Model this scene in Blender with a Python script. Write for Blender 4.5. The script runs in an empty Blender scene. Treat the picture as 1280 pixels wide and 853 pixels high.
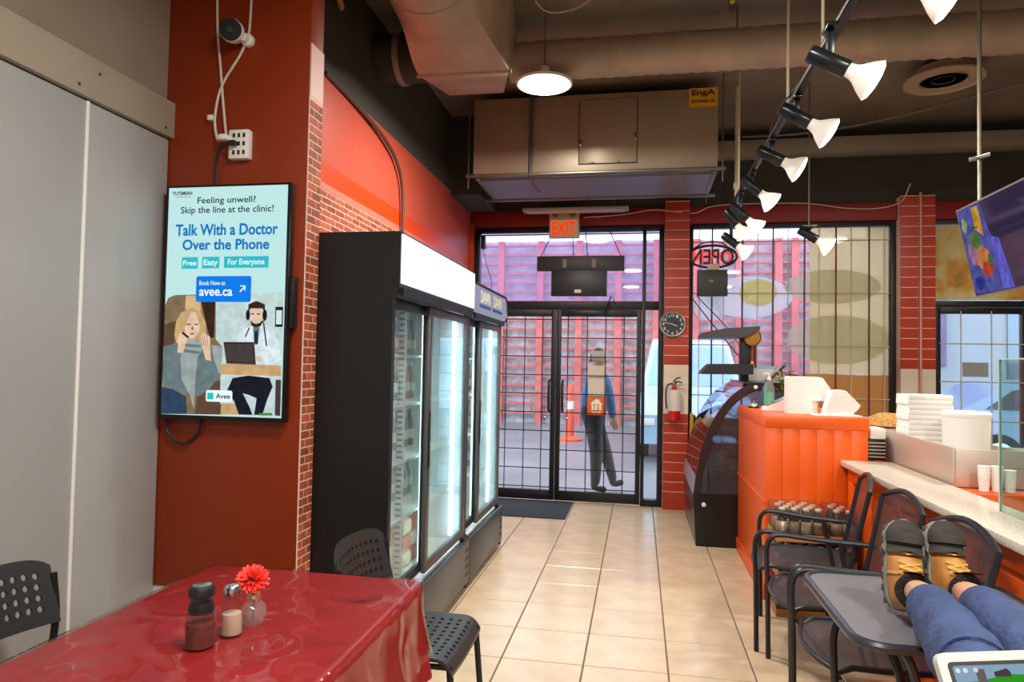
import bpy, bmesh, math, random
from mathutils import Vector, Matrix
random.seed(7)
sc = bpy.context.scene
COL = sc.collection
PI = math.pi

# ------------------------------------------------------------------ camera
cam_d = bpy.data.cameras.new('camera'); cam = bpy.data.objects.new('camera', cam_d); COL.objects.link(cam)
cam_d.sensor_width = 36.0; cam_d.lens = 36.0 * 863.07 / 1280.0; cam_d.clip_start = 0.05; cam_d.clip_end = 200
_yaw, _pit, _rol = math.radians(10.4498), math.radians(1.9047), math.radians(1.0673)
_f = Vector((-math.sin(_yaw) * math.cos(_pit), math.cos(_yaw) * math.cos(_pit), math.sin(_pit)))
_r = Vector((math.cos(_yaw), math.sin(_yaw), 0)); _u = _r.cross(_f)
_r2 = _r * math.cos(_rol) + _u * math.sin(_rol); _u2 = -_r * math.sin(_rol) + _u * math.cos(_rol)
cam.matrix_world = Matrix(((_r2.x, _u2.x, -_f.x, 0), (_r2.y, _u2.y, -_f.y, 0), (_r2.z, _u2.z, -_f.z, 1.462), (0, 0, 0, 1)))
sc.camera = cam

# ------------------------------------------------------------------ sky and exposure
world = bpy.data.worlds.new('sky'); sc.world = world; world.use_nodes = True
wn = world.node_tree; wn.nodes.clear()
_bg = wn.nodes.new('ShaderNodeBackground'); _out = wn.nodes.new('ShaderNodeOutputWorld')
_bg.inputs['Color'].default_value = (0.80, 0.88, 1.0, 1); _bg.inputs['Strength'].default_value = 4.6
wn.links.new(_bg.outputs[0], _out.inputs[0])
vs = sc.view_settings
vs.view_transform = 'Standard'; vs.look = 'None'; vs.gamma = 1.0; vs.use_curve_mapping = False; vs.exposure = 0.0
LAMP_W = 78.0          # watts of every round ceiling lamp

# ------------------------------------------------------------------ helpers
def lin(c):
    return tuple(((v / 255.0) / 12.92 if v / 255.0 <= 0.04045 else (((v / 255.0) + 0.055) / 1.055) ** 2.4) for v in c[:3])

MATS = {}
def mat(name, col, rough=0.5, metal=0.0, spec=0.5, noise=None, bump=None, rand=0.0, coat=0.0, emit=0.0, emit_col=None, stretch=None, trans=0.0):
    """procedural principled material; noise=(scale, amount 0-1), bump=(scale, strength), rand = per object value change"""
    if name in MATS: return MATS[name]
    m = bpy.data.materials.new(name); m.use_nodes = True
    nt = m.node_tree; N = nt.nodes; L = nt.links
    b = N['Principled BSDF']; c = lin(col)
    b.inputs['Base Color'].default_value = (*c, 1); b.inputs['Roughness'].default_value = rough
    b.inputs['Metallic'].default_value = metal; b.inputs['Specular IOR Level'].default_value = spec
    if coat: b.inputs['Coat Weight'].default_value = coat; b.inputs['Coat Roughness'].default_value = 0.08
    if trans: b.inputs['Transmission Weight'].default_value = trans
    if emit:
        b.inputs['Emission Color'].default_value = (*(lin(emit_col) if emit_col else c), 1); b.inputs['Emission Strength'].default_value = emit
    vec = None
    if noise or bump:
        tc = N.new('ShaderNodeTexCoord'); vec = tc.outputs['Object']
        if stretch:
            mp = N.new('ShaderNodeMapping'); mp.inputs['Scale'].default_value = stretch
            L.new(vec, mp.inputs['Vector']); vec = mp.outputs['Vector']
    colout = None
    if noise:
        t = N.new('ShaderNodeTexNoise'); t.inputs['Scale'].default_value = noise[0]; t.inputs['Detail'].default_value = 4
        L.new(vec, t.inputs['Vector'])
        mr = N.new('ShaderNodeMapRange'); mr.inputs['From Min'].default_value = 0.3; mr.inputs['From Max'].default_value = 0.7
        mr.inputs['To Min'].default_value = 1 - noise[1]; mr.inputs['To Max'].default_value = 1 + noise[1] * 0.4
        L.new(t.outputs['Fac'], mr.inputs['Value'])
        mx = N.new('ShaderNodeVectorMath'); mx.operation = 'SCALE'; mx.inputs[0].default_value = c
        L.new(mr.outputs['Result'], mx.inputs['Scale']); colout = mx.outputs['Vector']
    if rand:
        oi = N.new('ShaderNodeObjectInfo'); mr = N.new('ShaderNodeMapRange')
        mr.inputs['To Min'].default_value = 1 - rand; mr.inputs['To Max'].default_value = 1 + rand * 0.5
        L.new(oi.outputs['Random'], mr.inputs['Value'])
        mx = N.new('ShaderNodeVectorMath'); mx.operation = 'SCALE'; mx.inputs[0].default_value = c
        if colout: L.new(colout, mx.inputs[0])
        L.new(mr.outputs['Result'], mx.inputs['Scale']); colout = mx.outputs['Vector']
    if colout: L.new(colout, b.inputs['Base Color'])
    if bump:
        t = N.new('ShaderNodeTexNoise'); t.inputs['Scale'].default_value = bump[0]; t.inputs['Detail'].default_value = 3
        L.new(vec, t.inputs['Vector'])
        bp = N.new('ShaderNodeBump'); bp.inputs['Strength'].default_value = bump[1]; bp.inputs['Distance'].default_value = 0.02
        L.new(t.outputs['Fac'], bp.inputs['Height']); L.new(bp.outputs['Normal'], b.inputs['Normal'])
    MATS[name] = m
    return m

def glow(name, col, strength, vary=0.0):
    if name in MATS: return MATS[name]
    m = bpy.data.materials.new(name); m.use_nodes = True; nt = m.node_tree; nt.nodes.clear()
    e = nt.nodes.new('ShaderNodeEmission'); o = nt.nodes.new('ShaderNodeOutputMaterial')
    e.inputs['Color'].default_value = (*lin(col), 1); e.inputs['Strength'].default_value = strength
    if vary:                                         # printed picture texture
        tc = nt.nodes.new('ShaderNodeTexCoord'); n = nt.nodes.new('ShaderNodeTexNoise'); n.inputs['Scale'].default_value = 26; n.inputs['Detail'].default_value = 4
        mr = nt.nodes.new('ShaderNodeMapRange'); mr.inputs['From Min'].default_value = .3; mr.inputs['From Max'].default_value = .7; mr.inputs['To Min'].default_value = strength * (1 - vary); mr.inputs['To Max'].default_value = strength * (1 + vary)
        nt.links.new(tc.outputs['Object'], n.inputs['Vector']); nt.links.new(n.outputs['Fac'], mr.inputs['Value']); nt.links.new(mr.outputs['Result'], e.inputs['Strength'])
    nt.links.new(e.outputs[0], o.inputs[0]); MATS[name] = m
    return m

def clear(name, tint=(255, 255, 255), ior=1.45, rough=0.0, haze=0.0, haze_col=(255, 255, 255), bump=None):
    """thin clear sheet: transparent + mirror reflection by Fresnel, with an optional diffuse haze"""
    if name in MATS: return MATS[name]
    m = bpy.data.materials.new(name); m.use_nodes = True; nt = m.node_tree; N = nt.nodes; L = nt.links; N.clear()
    o = N.new('ShaderNodeOutputMaterial'); t = N.new('ShaderNodeBsdfTransparent'); g = N.new('ShaderNodeBsdfGlossy')
    t.inputs['Color'].default_value = (*lin(tint), 1); g.inputs['Roughness'].default_value = rough
    lw = N.new('ShaderNodeLayerWeight'); lw.inputs['Blend'].default_value = 0.5          # Schlick reflectance, the same from both faces
    f0 = ((ior - 1) / (ior + 1)) ** 2
    pw5 = N.new('ShaderNodeMath'); pw5.operation = 'POWER'; pw5.inputs[1].default_value = 5.0; L.new(lw.outputs['Facing'], pw5.inputs[0])
    fr = N.new('ShaderNodeMath'); fr.operation = 'MULTIPLY_ADD'; fr.inputs[1].default_value = 1 - f0; fr.inputs[2].default_value = f0; L.new(pw5.outputs[0], fr.inputs[0])
    mx = N.new('ShaderNodeMixShader'); L.new(fr.outputs[0], mx.inputs[0])
    base = t.outputs[0]
    if haze:
        d = N.new('ShaderNodeBsdfDiffuse'); d.inputs['Color'].default_value = (*lin(haze_col), 1)
        tl = N.new('ShaderNodeBsdfTranslucent'); tl.inputs['Color'].default_value = (*lin(haze_col), 1)
        m1 = N.new('ShaderNodeMixShader'); m1.inputs[0].default_value = 0.6; L.new(d.outputs[0], m1.inputs[1]); L.new(tl.outputs[0], m1.inputs[2])
        m2 = N.new('ShaderNodeMixShader'); m2.inputs[0].default_value = haze; L.new(base, m2.inputs[1]); L.new(m1.outputs[0], m2.inputs[2]); base = m2.outputs[0]
    if bump:
        tc = N.new('ShaderNodeTexCoord'); n = N.new('ShaderNodeTexNoise'); n.inputs['Scale'].default_value = bump[0]; n.inputs['Detail'].default_value = 3
        n.inputs['Distortion'].default_value = 1.2
        if len(bump) > 2: n.noise_type = 'RIDGED_MULTIFRACTAL'; n.inputs['Distortion'].default_value = .5
        L.new(tc.outputs['Object'], n.inputs['Vector']); bp = N.new('ShaderNodeBump'); bp.inputs['Strength'].default_value = bump[1]; bp.inputs['Distance'].default_value = 0.02
        L.new(n.outputs['Fac'], bp.inputs['Height']); L.new(bp.outputs[0], g.inputs['Normal']); L.new(bp.outputs[0], lw.inputs['Normal'])
    L.new(base, mx.inputs[1]); L.new(g.outputs[0], mx.inputs[2]); L.new(mx.outputs[0], o.inputs[0])
    MATS[name] = m
    return m

def mesh_metal(name, col, pitch, open_part, axes=(0, 1)):
    """expanded metal: fine diamond holes cut by a procedural mask"""
    if name in MATS: return MATS[name]
    m = bpy.data.materials.new(name); m.use_nodes = True; nt = m.node_tree; N = nt.nodes; L = nt.links
    b = N['Principled BSDF']; o = N['Material Output']
    b.inputs['Base Color'].default_value = (*lin(col), 1); b.inputs['Roughness'].default_value = 0.42; b.inputs['Metallic'].default_value = 0.3
    tc = N.new('ShaderNodeTexCoord'); sp = N.new('ShaderNodeSeparateXYZ'); L.new(tc.outputs['Object'], sp.inputs[0])
    k = 2 * PI / pitch
    def wave(sgn):
        a = N.new('ShaderNodeMath'); a.operation = 'MULTIPLY'; a.inputs[1].default_value = k * 0.5; L.new(sp.outputs[axes[0]], a.inputs[0])
        c = N.new('ShaderNodeMath'); c.operation = 'MULTIPLY'; c.inputs[1].default_value = sgn * k; L.new(sp.outputs[axes[1]], c.inputs[0])
        s = N.new('ShaderNodeMath'); s.operation = 'ADD'; L.new(a.outputs[0], s.inputs[0]); L.new(c.outputs[0], s.inputs[1])
        w = N.new('ShaderNodeMath'); w.operation = 'SINE'; L.new(s.outputs[0], w.inputs[0]); return w
    w1, w2 = wave(1), wave(-1)
    p = N.new('ShaderNodeMath'); p.operation = 'MULTIPLY'; L.new(w1.outputs[0], p.inputs[0]); L.new(w2.outputs[0], p.inputs[1])
    ab = N.new('ShaderNodeMath'); ab.operation = 'ABSOLUTE'; L.new(p.outputs[0], ab.inputs[0])
    gt = N.new('ShaderNodeMath'); gt.operation = 'GREATER_THAN'; gt.inputs[1].default_value = 1 - open_part; L.new(ab.outputs[0], gt.inputs[0])
    t = N.new('ShaderNodeBsdfTransparent'); mx = N.new('ShaderNodeMixShader')
    L.new(gt.outputs[0], mx.inputs[0]); L.new(b.outputs[0], mx.inputs[1]); L.new(t.outputs[0], mx.inputs[2]); L.new(mx.outputs[0], o.inputs[0])
    MATS[name] = m
    return m

def cr(pts, n=6, closed=False):
    """Catmull-Rom through points"""
    P = [Vector(p) for p in pts]; out = []; m = len(P)
    rng = range(m) if closed else range(m - 1)
    for i in rng:
        p0 = P[(i - 1) % m] if closed or i > 0 else P[0] * 2 - P[1]
        p1 = P[i]; p2 = P[(i + 1) % m]; p3 = P[(i + 2) % m] if closed or i + 2 < m else P[-1] * 2 - P[-2]
        for k in range(n):
            t = k / n; t2 = t * t; t3 = t2 * t
            out.append(0.5 * ((2 * p1) + (p2 - p0) * t + (2 * p0 - 5 * p1 + 4 * p2 - p3) * t2 + (3 * p1 - p0 - 3 * p2 + p3) * t3))
    if not closed: out.append(P[-1])
    return out

class MB:
    def __init__(s): s.v = []; s.f = []; s.m = []; s.mi = 0
    def add(s, vs_, fs_):
        o = len(s.v); s.v += [tuple(p) for p in vs_]
        for q in fs_: s.f.append(tuple(o + i for i in q)); s.m.append(s.mi)
        return s
    def box(s, x0, x1, y0, y1, z0, z1, b=0.0):
        if b:
            return s.cbox((x0, y0, z0), (x1, y1, z1), b)
        return s.add([(x0, y0, z0), (x1, y0, z0), (x1, y1, z0), (x0, y1, z0), (x0, y0, z1), (x1, y0, z1), (x1, y1, z1), (x0, y1, z1)],
                     [(0, 3, 2, 1), (4, 5, 6, 7), (0, 1, 5, 4), (1, 2, 6, 5), (2, 3, 7, 6), (3, 0, 4, 7)])
    def cbox(s, lo, hi, b):
        x0, y0, z0 = lo; x1, y1, z1 = hi; b = min(b, (x1 - x0) / 2.01, (y1 - y0) / 2.01, (z1 - z0) / 2.01)
        bm = bmesh.new(); bmesh.ops.create_cube(bm, size=1)
        for v in bm.verts: v.co = Vector(((x0 + x1) / 2 + v.co.x * (x1 - x0), (y0 + y1) / 2 + v.co.y * (y1 - y0), (z0 + z1) / 2 + v.co.z * (z1 - z0)))
        bmesh.ops.bevel(bm, geom=list(bm.edges), offset=b, segments=2, affect='EDGES', profile=0.5)
        s.bm(bm); return s
    def bm(s, bm):
        bm.verts.index_update(); s.add([v.co for v in bm.verts], [[v.index for v in f.verts] for f in bm.faces]); bm.free()
    def obox(s, mtx, sx, sy, sz, b=0.0):
        t = MB(); t.box(-sx / 2, sx / 2, -sy / 2, sy / 2, -sz / 2, sz / 2, b); return s.join(t, mtx)
    def join(s, o, mtx=None):
        k = len(s.v); s.v += [tuple(mtx @ Vector(p)) if mtx else p for p in o.v]
        s.f += [tuple(k + i for i in q) for q in o.f]; s.m += [s.mi] * len(o.f); return s
    def tube(s, pts, r, n=8, closed=False, cap=True):
        P = [Vector(p) for p in pts]; m = len(P); R = r if isinstance(r, (list, tuple)) else [r] * m
        T = []
        for i in range(m):
            if closed: d = P[(i + 1) % m] - P[i - 1]
            else: d = P[min(i + 1, m - 1)] - P[max(i - 1, 0)]
            T.append(d.normalized() if d.length > 1e-9 else Vector((0, 0, 1)))
        a = T[0].orthogonal().normalized(); vs_ = []
        for i in range(m):
            a = (a - T[i] * a.dot(T[i])); a = a.normalized() if a.length > 1e-6 else T[i].orthogonal().normalized()
            b = T[i].cross(a)
            for k in range(n):
                w = 2 * PI * k / n; vs_.append(P[i] + (a * math.cos(w) + b * math.sin(w)) * R[i])
        fs_ = []
        for i in range(m if closed else m - 1):
            j = (i + 1) % m
            for k in range(n): fs_.append((i * n + k, i * n + (k + 1) % n, j * n + (k + 1) % n, j * n + k))
        if cap and not closed: fs_.append(tuple(reversed(range(n)))); fs_.append(tuple(range((m - 1) * n, m * n)))
        return s.add(vs_, fs_)
    def lathe(s, prof, c=(0, 0, 0), n=16, mtx=None, sx=1.0, sy=1.0):
        """prof = [(r, z)...] bottom to top about local z"""
        vs_ = []; fs_ = []; m = len(prof); c = Vector(c)
        for r, z in prof:
            for k in range(n):
                w = 2 * PI * k / n; p = Vector((r * math.cos(w) * sx, r * math.sin(w) * sy, z)); vs_.append((mtx @ p if mtx else p) + c)
        for i in range(m - 1):
            for k in range(n): fs_.append((i * n + k, i * n + (k + 1) % n, (i + 1) * n + (k + 1) % n, (i + 1) * n + k))
        if prof[0][0] > 1e-6: fs_.append(tuple(reversed(range(n))))
        if prof[-1][0] > 1e-6: fs_.append(tuple(range((m - 1) * n, m * n)))
        return s.add(vs_, fs_)
    def prism(s, poly, axis, a, b):
        """poly 2D extruded along axis from a to b ('x': poly=(y,z), 'y': (x,z), 'z': (x,y))"""
        def P(p, t): return (t, p[0], p[1]) if axis == 'x' else ((p[0], t, p[1]) if axis == 'y' else (p[0], p[1], t))
        n = len(poly); vs_ = [P(p, a) for p in poly] + [P(p, b) for p in poly]
        fs_ = [tuple(range(n)), tuple(reversed(range(n, 2 * n)))] + [(i, n + i, n + (i + 1) % n, (i + 1) % n) for i in range(n)]
        return s.add(vs_, fs_)
    def grid(s, fn, nu, nv, closed_u=False):
        vs_ = [fn(i / (nu if closed_u else nu - 1), j / (nv - 1)) for j in range(nv) for i in range(nu)]; fs_ = []
        for j in range(nv - 1):
            for i in range(nu if closed_u else nu - 1):
                i2 = (i + 1) % nu; fs_.append((j * nu + i, j * nu + i2, (j + 1) * nu + i2, (j + 1) * nu + i))
        return s.add(vs_, fs_)
    def build(s, name, m, parent=None, smooth=True, world=False, angle=38):
        me = bpy.data.meshes.new(name); vv = s.v
        if world and parent is not None:
            o = Vector((0, 0, 0)); q = parent
            while q is not None: o += q.location; q = q.parent
            vv = [(p[0] - o.x, p[1] - o.y, p[2] - o.z) for p in vv]
        me.from_pydata(vv, [], s.f); me.validate()
        ms = m if isinstance(m, (list, tuple)) else [m]
        for x in ms: me.materials.append(x)
        if len(ms) > 1 and len(s.m) == len(me.polygons): me.polygons.foreach_set('material_index', s.m)
        b = bmesh.new(); b.from_mesh(me); bmesh.ops.recalc_face_normals(b, faces=b.faces); b.to_mesh(me); b.free()
        if smooth:
            me.polygons.foreach_set('use_smooth', [True] * len(me.polygons)); me.set_sharp_from_angle(angle=math.radians(angle))
        me.update()
        ob = bpy.data.objects.new(name, me); COL.objects.link(ob)
        if parent is not None: ob.parent = parent
        return ob

def tag(o, label, cat, group=None):
    o['label'] = label; o['category'] = cat
    if group: o['group'] = group
    return o
def thing(name, label, cat, loc=(0, 0, 0), rz=0.0, group=None):
    o = bpy.data.objects.new(name, None); COL.objects.link(o); o.empty_display_size = 0.1
    o.location = loc; o.rotation_euler = (0, 0, rz); return tag(o, label, cat, group)
def struct(o, label=None):
    o['kind'] = 'structure'
    if label: o['label'] = label
    return o
def copy_tree(o, parent=None):
    c = o.copy(); COL.objects.link(c); c.parent = parent
    for ch in list(o.children): copy_tree(ch, c)
    return c
def piece(src, loc, parent, name=None, rot=None):
    """an alike piece that shares mesh data"""
    o = bpy.data.objects.new(name or src.name, src); COL.objects.link(o); o.location = loc; o.parent = parent
    if rot: o.rotation_euler = rot
    return o
def boxmesh(name, sx, sy, sz, m, b=0.0):
    t = MB(); t.box(-sx / 2, sx / 2, -sy / 2, sy / 2, -sz / 2, sz / 2, b)
    me = bpy.data.meshes.new(name); me.from_pydata(t.v, [], t.f); me.materials.append(m); me.update()
    if b:
        me.polygons.foreach_set('use_smooth', [True] * len(me.polygons)); me.set_sharp_from_angle(angle=math.radians(50))
    return me
def text_to(mb, s, o, ud, vd, w, h, bold=0.0):
    """flat lettering fitted into a w x h box at origin o (lower left) along ud / vd"""
    cu = bpy.data.curves.new('lettering', 'FONT'); cu.body = s; cu.size = 1.0; cu.offset = bold; cu.resolution_u = 3
    ob = bpy.data.objects.new('lettering', cu); me = bpy.data.meshes.new_from_object(ob)
    V = [v.co.copy() for v in me.vertices]; F = [tuple(p.vertices) for p in me.polygons]
    bpy.data.objects.remove(ob); bpy.data.curves.remove(cu); bpy.data.meshes.remove(me)
    if not V: return
    x0 = min(v.x for v in V); x1 = max(v.x for v in V); y0 = min(v.y for v in V); y1 = max(v.y for v in V)
    o = Vector(o); ud = Vector(ud); vd = Vector(vd)
    mb.add([o + ud * ((v.x - x0) / (x1 - x0) * w) + vd * ((v.y - y0) / (y1 - y0) * h) for v in V], F)

# ------------------------------------------------------------------ shared materials
M_black = mat('black_metal', (26, 27, 29), 0.4, 0.3)
M_blackp = mat('black_plastic', (20, 20, 22), 0.45)
M_frame = mat('dark_bronze_frame', (30, 30, 33), 0.45, 0.3)
M_white = mat('white_plastic', (225, 222, 214), 0.45)
M_foam = mat('white_foam', (240, 238, 232), 0.75)
M_steel = mat('brushed_steel', (206, 190, 176), 0.5, 0.65, noise=(60, 0.12), stretch=(1, 1, 14))
M_chrome = mat('chrome', (200, 200, 200), 0.15, 1.0)
M_glass = clear('window_glass', (238, 244, 246))
M_coolglass = clear('cooler_glass', (232, 246, 246), ior=1.5, haze=.12, haze_col=(225, 240, 240))
M_dark = mat('dark_paint', (70, 68, 60), 0.8, noise=(2.0, 0.15))
M_rod = mat('zinc_rod', (130, 122, 105), 0.4, 0.8)
M_cord_w = mat('white_cord', (205, 190, 175), 0.6)
M_cord_b = mat('black_cord', (28, 24, 26), 0.6)
# ================================================================== the room
TILE = 0.406
M_tile = mat('beige_floor_tile', (208, 182, 148), 0.24, noise=(5, 0.13), rand=0.05, spec=0.5)
M_grout = mat('dark_grout', (92, 80, 68), 0.85)
M_red = mat('red_wall_paint', (132, 43, 4), 0.42, noise=(1.5, 0.06))
M_salmon_sheen = mat('salmon_wall_sheen', (206, 88, 66), 0.38, noise=(2, 0.08))  # lamp sheen on the upper side wall, painted in as a lighter tone
M_orange_unlit = mat('orange_wall_unlit', (226, 70, 14), 0.4)  # deeper tone of the same wall, where no sheen is painted in
M_brick = mat('thin_brick', (188, 90, 54), 0.8, noise=(30, 0.3), rand=0.45)
M_mortar = mat('pale_mortar', (226, 204, 188), 0.9)
M_panel = mat('white_wall_panel', (164, 164, 162), 0.38, noise=(1.2, 0.05))
M_plaster = mat('beige_plaster', (142, 126, 110), 0.85, noise=(2.2, 0.16))
M_board = mat('cream_board', (164, 154, 136), 0.55, noise=(1.6, 0.08))
M_rtile = mat('red_glazed_brick', (178, 52, 20), 0.35, rand=0.12)
M_ctile = mat('cream_glazed_brick', (226, 208, 184), 0.35, rand=0.06)
M_joint = mat('pink_joint', (236, 196, 178), 0.8)
M_fascia = mat('red_fascia', (140, 28, 24), 0.5)
M_ceil = mat('dark_ceiling', (132, 120, 102), 0.85, noise=(1.4, 0.3))

fl = MB().box(-2.4, 5.0, -3.4, 7.62, -0.12, -0.004).build('floor', M_grout, None, False); struct(fl, 'beige ceramic tile floor with dark grout')
tm = MB(); h = TILE / 2 - 0.0035
tm.add([(-h, -h, -.02), (h, -h, -.02), (h, h, -.02), (-h, h, -.02), (-h, -h, -.0025), (h, -h, -.0025), (h, h, -.0025), (-h, h, -.0025),
        (-h + .003, -h + .003, 0), (h - .003, -h + .003, 0), (h - .003, h - .003, 0), (-h + .003, h - .003, 0)],
       [(0, 1, 5, 4), (1, 2, 6, 5), (2, 3, 7, 6), (3, 0, 4, 7), (4, 5, 9, 8), (5, 6, 10, 9), (6, 7, 11, 10), (7, 4, 8, 11), (8, 9, 10, 11)])
tme = bpy.data.meshes.new('floor_tile'); tme.from_pydata(tm.v, [], tm.f); tme.materials.append(M_tile)
for i in range(-4, 9):
    for j in range(-8, 10):
        x = (i + 0.5 - 2.6163) * TILE; y = (j + 0.5 + 8.4423) * TILE
        if x < -2.3 or y > 7.5: continue
        piece(tme, (x, y, 0), fl, 'floor_tile')

ce = MB().box(-2.4, 5.0, -3.4, 7.62, 3.9, 4.0).build('ceiling', M_ceil, None, False); struct(ce, 'dark painted ceiling slab')
wl = MB().box(-2.34, -2.20, -3.4, 2.86, 0, 3.9).build('wall_left', M_plaster, None, False); struct(wl, 'beige plaster wall with white panels below')
ys = [-3.4, -2.5, -1.28, -0.06, 1.16, 2.372, 2.86]
for a, b in zip(ys[:-1], ys[1:]):
    MB().box(-2.2, -2.18, a + .004, b - .004, 0, 2.482, .004).build('panel', M_panel, wl)
for y in ys[1:-1]:
    MB().box(-2.182, -2.174, y - .008, y + .008, 0, 2.482, .003).build('cover_strip', mat('white_strip', (232, 230, 224), 0.35), wl)
tb = MB().box(-2.2, -2.155, -3.4, 2.872, 2.487, 2.655, .004).build('trim_1', M_board, None); struct(tb, 'cream board along the top of the white panels')
sm = boxmesh('screw', .004, .012, .012, mat('screw_dark', (60, 48, 40), .6), .003)
for y in (2.30, 2.40, 2.80, 1.7, 1.1): piece(sm, (-2.154, y, 2.52 if y != 2.40 else 2.6), tb, 'screw')

# red pillar carrying the television
pl = MB().box(-2.34, -1.478, 2.86, 2.985, 0.416, 3.9, .003).build('wall_pillar', M_red, None); struct(pl, 'red painted end wall with brick edge')
MB().box(-2.34, -1.482, 2.868, 2.985, 0.0, 0.416).build('lower_panel', mat('white_lower', (214, 206, 200), .5), pl)
MB().box(-1.48, -1.4735, 2.8605, 2.9845, 2.66, 2.90).build('white_edge', mat('pinkish_white_paint', (208, 160, 144), .6), pl)
MB().box(-1.48, -1.4745, 2.8605, 2.9845, 0.0, 2.66).build('mortar_bed', M_mortar, pl)
CH = 0.0375
bfull = boxmesh('brick', .006, .0775, CH - .0068, M_brick); bhalf = boxmesh('brick_half', .006, .0355, CH - .0068, M_brick)
for k in range(int((2.65 - .02) / CH)):
    z = .02 + CH * (k + .5)
    if k % 2: piece(bfull, (-1.4763, 2.9015, z), pl, 'brick'); piece(bhalf, (-1.4763, 2.9645, z), pl, 'brick')
    else: piece(bhalf, (-1.4763, 2.8803, z), pl, 'brick'); piece(bfull, (-1.4763, 2.9433, z), pl, 'brick')

# side wall behind the coolers
wr = MB().box(-2.0, -1.85, 2.985, 7.62, 0, 2.475).build('wall_left_rear', M_mortar, None, False); struct(wr, 'side wall with thin brick facing behind the coolers')
wfull = boxmesh('brick_long', .006, .1165, CH - .0068, M_brick)
for k in range(12):
    z = 2.472 - CH * (k + .5)
    for q in range(20):
        y = 3.40 + .124 * (q + (.5 if k % 2 else 0))
        if y < 6.0: piece(wfull, (-1.8518, y, z), wr, 'brick')
struct(MB().box(-2.0, -1.847, 2.985, 7.62, 2.475, 2.515).build('trim_2', mat('pink_trim', (214, 120, 100), .5), None, False))
struct(MB().box(-2.0, -1.85, 2.985, 7.62, 2.515, 2.635).build('trim_3', M_orange_unlit, None, False))
struct(MB().box(-2.0, -1.85, 2.985, 7.62, 2.635, 3.16).build('wall_left_upper', M_salmon_sheen, None, False), 'upper side wall with lamp sheen put into its salmon red colour')
struct(MB().box(-2.0, -1.85, 2.985, 7.62, 3.16, 3.9).build('wall_left_top', M_dark, None, False), 'dark painted strip of side wall under the ceiling')
struct(MB().box(-1.85, -1.55, 6.55, 7.3, 3.12, 3.9).build('wall_soffit', M_dark, None, False), 'dark boxed soffit in the corner')

# unseen shell that closes the room
struct(MB().box(-2.4, 5.0, -3.5, -3.4, 0, 3.9).build('wall_back', mat('back_wall', (178, 168, 155), .8), None, False))
struct(MB().box(4.6, 4.7, -3.4, 7.62, 0, 3.9).build('wall_right', mat('right_wall', (140, 128, 112), .8), None, False))

# ------------------------------------------------------------------ shopfront
YF = 7.45
wf = MB().box(-1.85, 4.6, 7.42, 7.6, 3.135, 3.9).build('wall_front', M_dark, None, False); struct(wf, 'dark wall above the shopfront')
struct(MB().box(-1.85, 4.6, 7.36, 7.58, 2.96, 3.135, .004).build('trim_4', M_fascia, None), 'red fascia band over the shopfront glazing')
struct(MB().box(.5, 2.5, 7.40, 7.6, 0, 0.9).build('wall_front_sill', M_fascia, None, False), 'red wall below the shop window')
struct(MB().box(3.72, 4.6, 7.40, 7.6, 0, 2.96).build('wall_front_right', M_fascia, None, False))
def pilaster(name, x0, x1, label, ncol):
    w = MB().box(x0 + .004, x1 - .004, 7.275, 7.6, 0, 3.18).build(name, M_joint, None, False); struct(w, label)
    cw = (x1 - x0) / ncol
    r = boxmesh('glazed_brick', cw - .004, .012, .0925, M_rtile); c = boxmesh('cream_brick', cw - .004, .012, .0925, M_ctile)
    for k in range(32):
        z = -.01 + .0995 * (k + .5)
        if z < .05: z = .05
        for q in range(ncol):
            piece(c if .98 < z < 1.49 else r, (x0 + cw * (q + .5), 7.2795, z), w, 'brick')
    return w
pilaster('wall_pilaster', .25, .50, 'red glazed brick pilaster between door and window', 1)
p2 = pilaster('wall_pilaster_right', 2.495, 2.81, 'red glazed brick pilaster with a pink pipe', 2)
MB().tube([(2.665, 7.245, 1.0), (2.665, 7.245, 3.2)], .012, 8).build('conduit', mat('pink_pipe', (214, 150, 130), .5), p2)
struct(MB().box(-1.85, -1.80, 7.33, 7.6, 0, 2.96).build('wall_corner', M_rtile, None, False))
cb = boxmesh('corner_brick', .05, .012, .0925, M_rtile)
for k in range(30): piece(cb, (-1.822, 7.326, .05 + .0995 * k), bpy.data.objects['wall_corner'], 'brick')

def rect_frame(mb, x0, x1, z0, z1, w, y0, y1, b=.004):
    mb.box(x0, x0 + w, y0, y1, z0, z1, b); mb.box(x1 - w, x1, y0, y1, z0, z1, b)
    mb.box(x0 + w, x1 - w, y0 + .002, y1 - .002, z1 - w, z1, b); mb.box(x0 + w, x1 - w, y0 + .002, y1 - .002, z0, z0 + w, b)
    return mb
def pane(name, x0, x1, z0, z1, y, parent, m=None, t=.006):
    return MB().box(x0, x1, y - t / 2, y + t / 2, z0, z1).build(name, m or M_glass, parent, False)

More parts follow.
